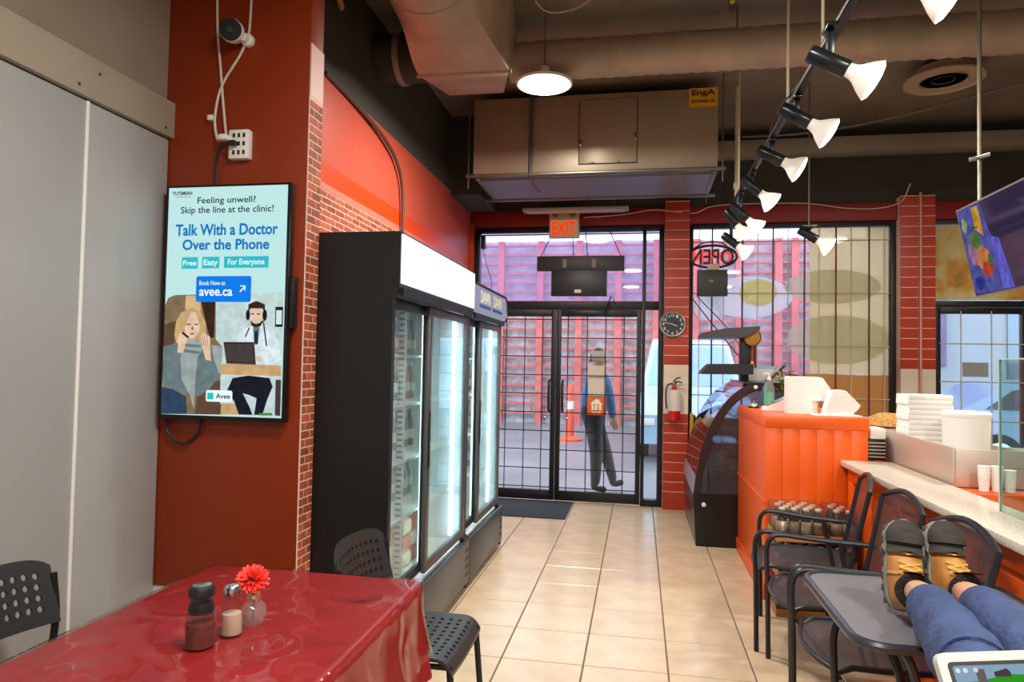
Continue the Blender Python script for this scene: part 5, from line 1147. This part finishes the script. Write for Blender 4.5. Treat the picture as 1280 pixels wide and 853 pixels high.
tell('green_salad', 3.655, .60, .055, .10, 3, (96, 124, 70)); tell('orange_food', 3.63, .42, .075, .12, 2, (206, 128, 74)); tell('pink_food', 3.70, .47, .04, .12, 3, (176, 120, 156))
tell('red_food', 3.59, .27, .05, .08, 4, (196, 72, 48)); tell('pale_leaf', 3.72, .80, .03, .08, 2, (150, 168, 130)); tell('green_garnish', 3.55, .36, .025, .06, 5, (80, 120, 80)); tell('dark_plate', 3.70, .14, .05, .08, 2, (58, 66, 150))
MB().tube([(1.60, 3.64, 2.26), (1.60, 3.64, 3.9)], .010, 8).build('drop_rod', M_rod, rt, True, True)
MB().box(1.57, 1.66, 3.60, 3.68, 2.15, 2.27, .004).build('rod_bracket', M_black, rt, True, True)
MB().obox(Matrix.Translation((1.60, 3.64, 2.50)) @ Matrix.Rotation(.9, 4, 'Z') @ Matrix.Rotation(-.3, 4, 'Y'), .24, .03, .02, .003).build('cross_strut', M_rod, rt, True, True)
# ================================================================== patio furniture, drink cases, people
M_pm = mat('patio_black_metal', (44, 45, 48), .38, .4)
M_mesh = mesh_metal('patio_mesh', (62, 63, 67), .011, .30)
M_meshb = mesh_metal('patio_mesh_back', (60, 60, 64), .013, .48, (0, 2))
def patio_chair(loc, rz, label):
    """front towards local -y"""
    t = thing('patio_armchair', label, 'chair', loc, rz, 'black mesh patio armchairs')
    def seat(u, v):
        x = (u - .5) * 2; y = -.27 + v * .49; w = .245 * (1 - .18 * max(0, .35 - v) ** 1.2)
        return (x * w, y + .05 * x * x * (1 - v) * 1.1, .435 - .018 * math.cos(x * 1.5) * math.sin(v * PI) - (.02 * ((.12 - v) / .12) ** 2 if v < .12 else 0))
    MB().grid(seat, 13, 11).build('seat', M_mesh, t)
    rim = [seat(u / 16, 0) for u in range(17)] + [seat(1, v / 10) for v in range(1, 11)] + [seat(1 - u / 16, 1) for u in range(1, 17)] + [seat(0, 1 - v / 10) for v in range(1, 10)]
    MB().tube(rim, .011, 8, True).build('seat_rim', M_pm, t)
    def back(u, v):
        x = (u - .5) * 2; w = .225 + .02 * v; z = .47 + v * (.385 + .055 * math.cos(x * PI / 2)); y = .205 + .085 * v + .03 * (1 - x * x) * (1 - .3 * v)
        return (x * w, y, z)
    MB().grid(back, 13, 9).build('backrest', M_meshb, t)
    rb = [back(0, v / 8) for v in range(9)] + [back(u / 12, 1) for u in range(1, 13)] + [back(1, 1 - v / 8) for v in range(1, 9)]
    MB().tube([(-.235, .20, .38)] + rb + [(.235, .20, .38)], .0125, 8).build('back_frame', M_pm, t)
    for s in (-1, 1):
        MB().tube(cr([(s * .275, -.235, 0), (s * .275, -.24, .35), (s * .275, -.245, .55), (s * .275, -.215, .612), (s * .275, -.16, .622)], 6), .0125, 8).build('leg', M_pm, t)
        MB().tube(cr([(s * .275, -.16, .622), (s * .275, .02, .605), (s * .27, .16, .60), (s * .245, .265, .60)], 5), .0125, 8).build('armrest', M_pm, t)
        MB().tube(cr([(s * .272, .10, .605), (s * .265, .12, .50), (s * .25, .14, .42), (s * .26, .22, .2), (s * .265, .27, 0)], 5), .0115, 8).build('leg', M_pm, t)
    MB().tube([(-.27, -.225, .41), (.27, -.225, .41)], .009, 8).build('cross_bar', M_pm, t)
    return t
patio_chair((.90, 4.02, 0), -PI / 2 - .20, 'farthest mesh patio armchair beside the drink cases')
patio_chair((.895, 3.445, 0), -PI / 2, 'middle mesh patio armchair of the row along the counter')
patio_chair((.90, 2.84, 0), -PI / 2 + .04, 'nearest mesh patio armchair, partly under the patio table')

ptb = thing('patio_table', 'black mesh patio table with rounded corners', 'table', (.92, 2.38, 0))
TO = rrect(.60, 1.235, 2.045, 2.725, .085, 6)
MB().prism(TO, 'z', .712, .720).build('mesh_top', mesh_metal('patio_mesh_top', (130, 131, 136), .0085, .16), ptb, False, True)
MB().tube([(x, y, .712) for x, y in TO], .014, 8, True).build('rim', mat('patio_rim', (64, 66, 72), .3, .5), ptb, True, True)
for sx in (-1, 1):
    for sy in (-1, 1):
        MB().tube(cr([(.92 + sx * .22, 2.385 + sy * .24, .705), (.92 + sx * .12, 2.385 + sy * .13, .60), (.92 + sx * .07, 2.385 + sy * .07, .40), (.92 + sx * .13, 2.385 + sy * .14, .18), (.92 + sx * .25, 2.385 + sy * .26, .0)], 6), .014, 8).build('leg', M_pm, ptb, True, True)
MB().tube([(.92 + .085 * math.cos(a), 2.385 + .085 * math.sin(a), .42) for a in [2 * PI * k / 24 for k in range(24)]], .009, 6, True).build('tie_ring', M_pm, ptb, True, True)

# shrink-wrapped cases of cans
cq = MB(); cq.lathe([(.026, 0), (.032, .006), (.032, .105), (.028, .125), (.015, .150), (.014, .172)], n=12); nb = len(cq.f); cq.lathe([(.0185, .168), (.0185, .184), (.015, .187), (.0, .1875)], n=12); cq.lathe([(.0325, .04), (.0325, .11)], n=12)
canm = bpy.data.meshes.new('can'); canm.from_pydata(cq.v, [], cq.f)
for mm in (mat('cola_brown', (46, 34, 30), .15, coat=.5), mat('silver_cap', (214, 206, 190), .35, .15), mat('can_label', (150, 132, 108), .5, rand=.5)): canm.materials.append(mm)
canm.polygons.foreach_set('material_index', [0 if i < nb else (1 if i < nb + 3 * 12 + 2 else 2) for i in range(len(canm.polygons))]); canm.polygons.foreach_set('use_smooth', [True] * len(canm.polygons))
lay_n = ['bottom', 'middle', 'top']
for lz in range(3):
    for cx, nm, nx in ((.952, 'left', 4), (1.19, 'right', 2)):
        ww = nx * .0675 + .004; z0 = .001 + lz * .221
        t = thing('drink_case', 'shrink-wrapped case of bottled drinks, %s layer, %s stack by the podium' % (lay_n[lz], nm), 'drink case', (cx + (.0 if lz != 1 else .012), 4.485, z0), 0, 'shrink-wrapped drink cases')
        tr_ = MB(); tr_.box(-ww / 2, ww / 2, -.139, .139, 0, .006); tr_.box(-ww / 2, ww / 2, -.141, -.138, 0, .045); tr_.box(-ww / 2, ww / 2, .138, .141, 0, .045); tr_.box(-ww / 2 - .002, -ww / 2 + .001, -.139, .139, 0, .045); tr_.box(ww / 2 - .001, ww / 2 + .002, -.139, .139, 0, .045)
        tr_.build('cardboard_tray', mat('cardboard', (178, 124, 74), .8), t, False)
        for a in range(nx):
            for b in range(4): (a < nx - b % 2) and piece(canm, (-ww / 2 + .036 + .0675 * (a + .5 * (b % 2)), -.101 + .0675 * b, .0065), t, 'bottle', (0, 0, random.uniform(0, 6)))
        MB().box(-ww / 2 - .004, ww / 2 + .004, -.145, .145, .0475, .196, .012).build('shrink_film', clear('shrink_film', (244, 240, 234), ior=1.3, rough=.15, haze=.05, bump=(30, .5)), t)

# ------------------------------------------------------------------ people
def skin_body(name, J, E, mats, parent, sub=2):
    """one continuous body: J = {joint: (x, y, z, r)}, E = [(a, b, material)]"""
    keys = list(J); idx = {k: i for i, k in enumerate(keys)}
    me = bpy.data.meshes.new(name); me.from_pydata([J[k][:3] for k in keys], [(idx[a], idx[b]) for a, b, _ in E], [])
    ob = bpy.data.objects.new(name, me); COL.objects.link(ob)
    sk = ob.modifiers.new('skin', 'SKIN'); sk.use_smooth_shade = True
    for i, k in enumerate(keys):
        r = J[k][3]; v = me.skin_vertices[0].data[i]; v.radius = (r, r) if not isinstance(r, tuple) else r; v.use_root = (i == 0)
    ss_ = ob.modifiers.new('sub', 'SUBSURF'); ss_.levels = sub; ss_.render_levels = sub
    bpy.context.view_layer.update(); dg = bpy.context.evaluated_depsgraph_get()
    m2 = bpy.data.meshes.new_from_object(ob.evaluated_get(dg)); m2.name = name
    bpy.data.objects.remove(ob); bpy.data.meshes.remove(me)
    names = []
    for _, _, m in E:
        if m not in names: names.append(m)
    m2.materials.clear()
    for n in names: m2.materials.append(mats[n])
    segs = [(Vector(J[a][:3]), Vector(J[b][:3]), names.index(m)) for a, b, m in E]
    for p in m2.polygons:
        c = p.center; best = 1e9; bi = 0
        for a, b, i in segs:
            d = b - a; tt = max(0, min(1, (c - a).dot(d) / max(d.length_squared, 1e-9))); q = (c - (a + d * tt)).length
            if q < best: best = q; bi = i
        p.material_index = bi; p.use_smooth = True
    o2 = bpy.data.objects.new(name, m2); COL.objects.link(o2); o2.parent = parent
    return o2
M_skin = mat('skin', (196, 146, 118), .55); M_jean = mat('blue_denim', (48, 66, 108), .8, noise=(14, .25), bump=(16, 1.0)); M_hair = mat('dark_hair', (30, 24, 22), .7)
M_jacket = mat('blue_jacket', (52, 104, 158), .75, noise=(8, .15)); M_trous = mat('dark_trousers', (52, 52, 60), .8); M_shoe = mat('dark_shoe', (40, 40, 46), .6)
def fingers(J, E, wrist, palm, dirn, side, up, m, pre):
    """five unequal bent fingers rooted inside the palm"""
    w, p, d, s, u = Vector(wrist), Vector(palm), Vector(dirn).normalized(), Vector(side).normalized(), Vector(up).normalized()
    for k, (off, L_) in enumerate(((-.027, .062), (-.009, .072), (.010, .068), (.027, .052))):
        b = p + s * off + d * .03; J[pre + 'k%d' % k] = (*b, .0095); J[pre + 'm%d' % k] = (*(b + d * L_ * .5 - u * .012), .0085); J[pre + 't%d' % k] = (*(b + d * L_ * .85 - u * .035), .0075)
        E += [(pre + 'palm', pre + 'k%d' % k, m), (pre + 'k%d' % k, pre + 'm%d' % k, m), (pre + 'm%d' % k, pre + 't%d' % k, m)]
    b = w.lerp(p, .5) - s * .03; J[pre + 'th0'] = (*b, .011); J[pre + 'th1'] = (*(b - s * .02 + d * .035 - u * .012), .0095); J[pre + 'th2'] = (*(b - s * .018 + d * .065 - u * .025), .008)
    E += [(pre + 'palm', pre + 'th0', m), (pre + 'th0', pre + 'th1', m), (pre + 'th1', pre + 'th2', m)]

# pedestrian beyond the door, walking to the right
pw = thing('person', 'person in a blue jacket and dark trousers walking past outside the doors', 'person', (-.53, 8.32, -.03))
J = {'pelvis': (0, 0, .90, (.18, .19)), 'belly': (.01, 0, 1.05, (.19, .20)), 'chest': (.03, 0, 1.25, (.19, .21)), 'collar': (.03, 0, 1.40, (.10, .11)), 'neck': (.045, 0, 1.47, .05), 'skull': (.065, 0, 1.56, (.085, .075)), 'crown': (.06, 0, 1.64, (.085, .072)), 'brow': (.11, 0, 1.585, .04), 'chin': (.12, 0, 1.50, .032), 'nose': (.165, 0, 1.555, .014),
     'hipR': (.0, -.09, .84, .115), 'kneeR': (.05, -.09, .47, .085), 'ankR': (.04, -.09, .10, .058), 'heelR': (.02, -.09, .05, .045), 'toeR': (.18, -.09, .035, .038),
     'hipL': (.0, .09, .84, .115), 'kneeL': (.14, .09, .48, .085), 'ankL': (.24, .09, .13, .055), 'heelL': (.24, .09, .07, .045), 'toeL': (.37, .09, .11, .038),
     'shR': (.12, -.20, 1.34, .085), 'elR': (.20, -.25, 1.10, .068), 'wrR': (.24, -.23, .90, .042), 'Rpalm': (.255, -.225, .835, (.018, .035)),
     'shL': (.03, .20, 1.36, .065), 'elL': (-.05, .25, 1.10, .05), 'wrL': (.02, .24, .88, .032), 'Lpalm': (.04, .235, .82, (.018, .035))}
E = [('pelvis', 'belly', 'jacket'), ('belly', 'chest', 'jacket'), ('chest', 'collar', 'jacket'), ('collar', 'neck', 'skin'), ('neck', 'skull', 'skin'), ('skull', 'crown', 'skin'), ('skull', 'brow', 'skin'), ('skull', 'chin', 'skin'), ('skull', 'nose', 'skin')]
for s in 'RL':
    E += [('pelvis', 'hip' + s, 'trousers'), ('hip' + s, 'knee' + s, 'trousers'), ('knee' + s, 'ank' + s, 'trousers'), ('ank' + s, 'heel' + s, 'shoe'), ('heel' + s, 'toe' + s, 'shoe'), ('chest', 'sh' + s, 'jacket'), ('sh' + s, 'el' + s, 'jacket'), ('el' + s, 'wr' + s, 'jacket'), ('wr' + s, s + 'palm', 'skin')]
fingers(J, E, J['wrR'][:3], J['Rpalm'][:3], (.35, 0, -.94), (.94, 0, .35), (0, -1, 0), 'skin', 'R'); fingers(J, E, J['wrL'][:3], J['Lpalm'][:3], (.3, 0, -.95), (.95, 0, .3), (0, 1, 0), 'skin', 'L')
skin_body('body', J, E, {'jacket': M_jacket, 'trousers': M_trous, 'skin': M_skin, 'shoe': M_shoe}, pw)
hr = MB(); hr.grid(lambda u, v: (.05 + .095 * math.sin(v * 1.75) * math.cos(u * 2 * PI) - .01, .088 * math.sin(v * 1.75) * math.sin(u * 2 * PI), 1.605 + .105 * math.cos(v * 1.75) - (.06 * max(0, -math.cos(u * 2 * PI)) * v)), 20, 8, True)
hr.build('hair', M_hair, pw)
for s in (-1, 1):
    MB().lathe([(.0, -.006), (.022, -.004), (.026, .004), (.0, .008)], c=(.055, s * .078, 1.555), mtx=Matrix.Rotation(PI / 2, 3, 'X'), n=12).build('ear', M_skin, pw)
    MB().lathe([(.0, 0), (.009, .002), (.0, .006)], c=(.142, s * .03, 1.58), mtx=Matrix.Rotation(PI / 2, 3, 'Y'), n=10).build('eye', M_hair, pw)
MB().tube([(.148, -.02, 1.518), (.153, 0, 1.517), (.148, .02, 1.518)], .005, 6).build('mouth', mat('lips', (160, 96, 86), .6), pw)
MB().tube(cr([(.05, -.085, 1.44), (.10, -.03, 1.455), (.10, .03, 1.455), (.05, .085, 1.44), (-.03, .06, 1.45), (-.03, -.06, 1.45)], 4, True), .022, 8, True).build('jacket_collar', mat('pale_blue_lining', (150, 180, 210), .8), pw)

# seated person with boots on the patio table
sp = thing('person', 'seated person in blue jeans with hiking boots up on the patio table', 'person', (.62, .62, 0))
O = Vector((.62, .62, 0))
def W(x, y, z, r): return (x - O.x, y - O.y, z - O.z, r)
J = {'pelvis': W(.62, .66, .58, (.13, .16)), 'belly': W(.62, .58, .74, (.115, .15)), 'chest': W(.60, .50, .95, (.12, .17)), 'collar': W(.59, .47, 1.10, (.06, .09)), 'neck': W(.59, .48, 1.16, .048), 'skull': W(.60, .51, 1.25, (.075, .085)), 'crown': W(.60, .50, 1.33, (.072, .085)), 'chin': W(.605, .56, 1.20, .03), 'nose': W(.605, .60, 1.245, .014),
     'hipL': W(.56, .76, .575, .10), 'kneeL': W(.645, 1.30, .845, .078), 'calfL': W(.70, 1.62, .835, .072), 'shinL': W(.765, 1.96, .828, .058), 'ankL': W(.788, 2.12, .835, .043), 'footL': W(.797, 2.22, .825, .034),
     'hipR': W(.72, .78, .575, .10), 'kneeR': W(.82, 1.30, .84, .078), 'calfR': W(.86, 1.64, .835, .072), 'shinR': W(.905, 1.98, .828, .058), 'ankR': W(.924, 2.14, .835, .043), 'footR': W(.928, 2.24, .825, .034),
     'shL': W(.43, .50, 1.04, .055), 'elL': W(.36, .68, .82, .044), 'wrL': W(.42, .88, .93, .028), 'Lpalm': W(.45, .935, .955, (.018, .032)),
     'shR': W(.76, .50, 1.04, .055), 'elR': W(.84, .70, .82, .044), 'wrR': W(.76, .90, .93, .028), 'Rpalm': W(.725, .955, .955, (.018, .032))}
E = [('pelvis', 'belly', 'top'), ('belly', 'chest', 'top'), ('chest', 'collar', 'top'), ('collar', 'neck', 'skin'), ('neck', 'skull', 'skin'), ('skull', 'crown', 'skin'), ('skull', 'chin', 'skin'), ('skull', 'nose', 'skin')]
for s in 'LR':
    E += [('pelvis', 'hip' + s, 'jeans'), ('hip' + s, 'knee' + s, 'jeans'), ('knee' + s, 'calf' + s, 'jeans'), ('calf' + s, 'shin' + s, 'jeans'), ('shin' + s, 'ank' + s, 'skin'), ('ank' + s, 'foot' + s, 'skin'), ('chest', 'sh' + s, 'top'), ('sh' + s, 'el' + s, 'top'), ('el' + s, 'wr' + s, 'top'), ('wr' + s, s + 'palm', 'skin')]
fingers(J, E, J['wrL'][:3], J['Lpalm'][:3], (.5, .86, .2), (-.2, .2, .96), (-.86, .5, 0), 'skin', 'L'); fingers(J, E, J['wrR'][:3], J['Rpalm'][:3], (-.5, .86, .2), (.2, .2, .96), (.86, .5, 0), 'skin', 'R')
skin_body('body', J, E, {'top': mat('grey_jumper', (96, 98, 104), .85), 'jeans': M_jean, 'skin': M_skin}, sp)
hr = MB(); hr.grid(lambda u, v: (.60 - O.x + .085 * math.sin(v * 1.7) * math.cos(u * 2 * PI), .49 - O.y + .098 * math.sin(v * 1.7) * math.sin(u * 2 * PI), 1.30 + .10 * math.cos(v * 1.7)), 20, 8, True); hr.build('hair', M_hair, sp)
# trouser cuffs with folds
for a, b, r in ((('shinL'), 'ankL', .066), (('shinR'), 'ankR', .066)):
    A = Vector(J[a][:3]); B = Vector(J[b][:3]); K = Vector(J['calf' + a[-1]][:3])
    pts = [K.lerp(A, t_) for t_ in (.0, .25, .5, .75, 1.0)] + [A.lerp(B, .4), A.lerp(B, .66)]
    MB().tube(pts, [.074, .079, .070, .074, .064, .064, .056], 18).build('trouser_leg', M_jean, sp)

# hiking boots
M_sole = mat('grey_rubber_sole', (128, 124, 116), .8); M_toe = mat('charcoal_nubuck', (50, 46, 42), .85, noise=(30, .2)); M_tan = mat('tan_leather', (178, 122, 58), .6, noise=(25, .25)); M_fur = mat('dark_fleece', (28, 22, 20), .95, bump=(120, 1.0)); M_lace = mat('yellow_lace', (206, 158, 70), .7)
def boot(heel, toe_dir, up_dir, roll_side, nm):
    x = Vector(toe_dir).normalized(); z = (Vector(up_dir) - x * Vector(up_dir).dot(x)).normalized(); y = z.cross(x)
    Mx = Matrix((( x.x, y.x, z.x, heel[0] - O.x), (x.y, y.y, z.y, heel[1] - O.y), (x.z, y.z, z.z, heel[2] - O.z), (0, 0, 0, 1)))
    root = MB()
    def hw(s): return .036 + .012 * math.sin(min(1, s / .7) * PI * .9) + (.010 if s > .6 else 0) - (.030 * ((s - .82) / .18) ** 2 if s > .82 else 0) - (.012 * ((.12 - s) / .12) ** 2 if s < .12 else 0)
    LN = .262
    def up(u, v):                          # u around the top of the section, v heel->toe
        a = PI * u; s = v; w = hw(s); h_ = .118 - .075 * min(1, max(0, (s - .28) / .45)) ** .8 if s < .85 else .052 - .028 * ((s - .85) / .15) ** 2
        if s < .06: h_ *= .75 + .25 * s / .06
        return Mx @ Vector((s * LN, w * math.cos(a) * (1 if abs(math.cos(a)) > .0 else 1), .022 + h_ * math.sin(a) ** .75))
    b = MB()
    for j in range(24):
        b.mi = 1 if (j / 24 > .62) else 0
        b.add([up(i / 12, (j + q) / 24) for q in (0, 1) for i in range(13)], [(i, i + 1, 14 + i, 13 + i) for i in range(12)])
    bo = b.build('boot', [M_tan, M_toe], sp); bm_ = bmesh.new(); bm_.from_mesh(bo.data); bmesh.ops.remove_doubles(bm_, verts=bm_.verts, dist=.0005); bm_.to_mesh(bo.data); bm_.free()
    out = [(s * LN, hw(s) + .006) for s in [k / 20 for k in range(21)]]; poly = [(-.006, 0)] + out + [(LN + .008, 0)] + [(a, -c) for a, c in reversed(out)]
    so_ = MB(); n = len(poly); so_.add([Mx @ Vector((p[0], p[1], zz)) for zz in (0, .030) for p in poly], [tuple(range(n)), tuple(range(2 * n - 1, n - 1, -1))] + [(i, (i + 1) % n, n + (i + 1) % n, n + i) for i in range(n)])
    so_.build('sole', M_sole, bo, False)
    tc = MB(); tc.grid(lambda u, v: Mx @ Vector(((.74 + .265 * v) * LN, (hw(.74 + .265 * min(.97, v)) + .004) * math.cos(PI * u), .024 + (.056 - .030 * v ** 2) * math.sin(PI * u) ** .75)), 13, 7); tc.build('toe_cap', M_toe, bo)
    sh_ = MB(); sh_.grid(lambda u, v: Mx @ Vector((.052 + .046 * math.cos(2 * PI * u) + .004 * v, .042 * math.sin(2 * PI * u), .085 + .060 * v)), 22, 5, True); sh_.build('shaft', M_tan, bo)
    cl_ = MB(); cl_.tube([Mx @ Vector((.054 + .043 * math.cos(a), .041 * math.sin(a), .143 + .008 * math.sin(3 * a))) for a in [2 * PI * k / 26 for k in range(26)]], .013, 8, True); cl_.build('fleece_collar', M_fur, bo)
    tg = MB(); tg.grid(lambda u, v: Mx @ Vector((.098 + .012 * (1 - v) + .010 * v * v, (u - .5) * .056, .110 + .068 * v)), 5, 6); tg.build('tongue', M_fur, bo)
    for k in range(5):
        s0 = .52 - .065 * k; zz = .022 + (.118 - .075 * min(1, max(0, (s0 - .28) / .45)) ** .8) + .004
        for sg_ in (-1, 1): MB().tube([Mx @ Vector((s0 * LN, -sg_ * .030, zz - .012)), Mx @ Vector((s0 * LN - .008, 0, zz + .004)), Mx @ Vector((s0 * LN - .017, sg_ * .030, zz - .006))], .0034, 6).build('lace', M_lace, bo)
    for k in range(7):
        for sg_ in (-1, 1): MB().obox(Mx @ Matrix.Translation((.02 + .036 * k, sg_ * (hw((.02 + .036 * k) / LN) + .004), .008)), .02, .012, .020, .003).build('tread_lug', mat('dark_lug', (70, 64, 56), .9), so_obj(bo))
    return bo
def so_obj(bo): return [c for c in bo.children if c.name.startswith('sole')][0]
boot((.795, 2.318, .735), (.10, .26, .96), (-.05, -.95, .30), 0, 'left')
boot((.925, 2.335, .735), (.06, .30, .95), (.10, -.94, .32), 0, 'right')
pch = patio_chair((.62, .60, 0), PI - .1, 'mesh patio armchair outside the photo carrying the seated person')

# tablet in the lap
tbm = thing('tablet', 'grey tablet showing a green field game in the bottom right corner', 'tablet', (.58, 1.03, .98))
a = Vector((.405, 1.055, 1.075)); ux = Vector((.985, .16, .06)).normalized(); vz = Vector((-.03, .48, .88)).normalized(); vz = (vz - ux * vz.dot(ux)).normalized(); nn = ux.cross(vz)
Mt = Matrix(((ux.x, vz.x, nn.x, a.x - .58), (ux.y, vz.y, nn.y, a.y - 1.03), (ux.z, vz.z, nn.z, a.z - .98), (0, 0, 0, 1)))
def tb3(poly, z0, z1):
    m = MB(); n = len(poly); m.add([Mt @ Vector((p[0], p[1], z)) for z in (z0, z1) for p in poly], [tuple(range(n)), tuple(range(2 * n - 1, n - 1, -1))] + [(i, (i + 1) % n, n + (i + 1) % n, n + i) for i in range(n)]); return m
tb3(rrect(0, .27, -.19, 0, .012), -.012, 0).build('casing', mat('tablet_grey', (196, 192, 186), .4), tbm)
tb3(rrect(.012, .258, -.178, -.012, .006), 0, .0008).build('bezel', M_blackp, tbm, False)
ts = tb3(rrect(.017, .253, -.173, -.017, .004), .0008, .0012).build('screen', glow('game_sky', (150, 180, 206), .8), tbm, False)
hill = [(.017, -.173), (.253, -.173), (.253, -.030), (.20, -.026), (.14, -.032), (.09, -.029), (.05, -.036), (.017, -.038)]
tb3(hill, .0012, .0014).build('green_hill', glow('game_green', (58, 168, 44), .75), ts, False)
tb3([(.046, -.06), (.058, -.06), (.058, -.022), (.046, -.022)], .0014, .0016).build('brown_tower', glow('game_brown', (128, 108, 110), .7), ts, False)
tb3([(.070, -.032), (.092, -.032), (.092, -.026), (.088, -.022), (.070, -.026)], .0014, .0016).build('game_animal', glow('game_dark', (96, 80, 84), .6), ts, False)
for x in (.020, .030, .044): tb3(rrect(x, x + .006, -.026, -.020, .0025), .0014, .0016).build('game_button', glow('game_white', (230, 236, 240), .9), ts, False)
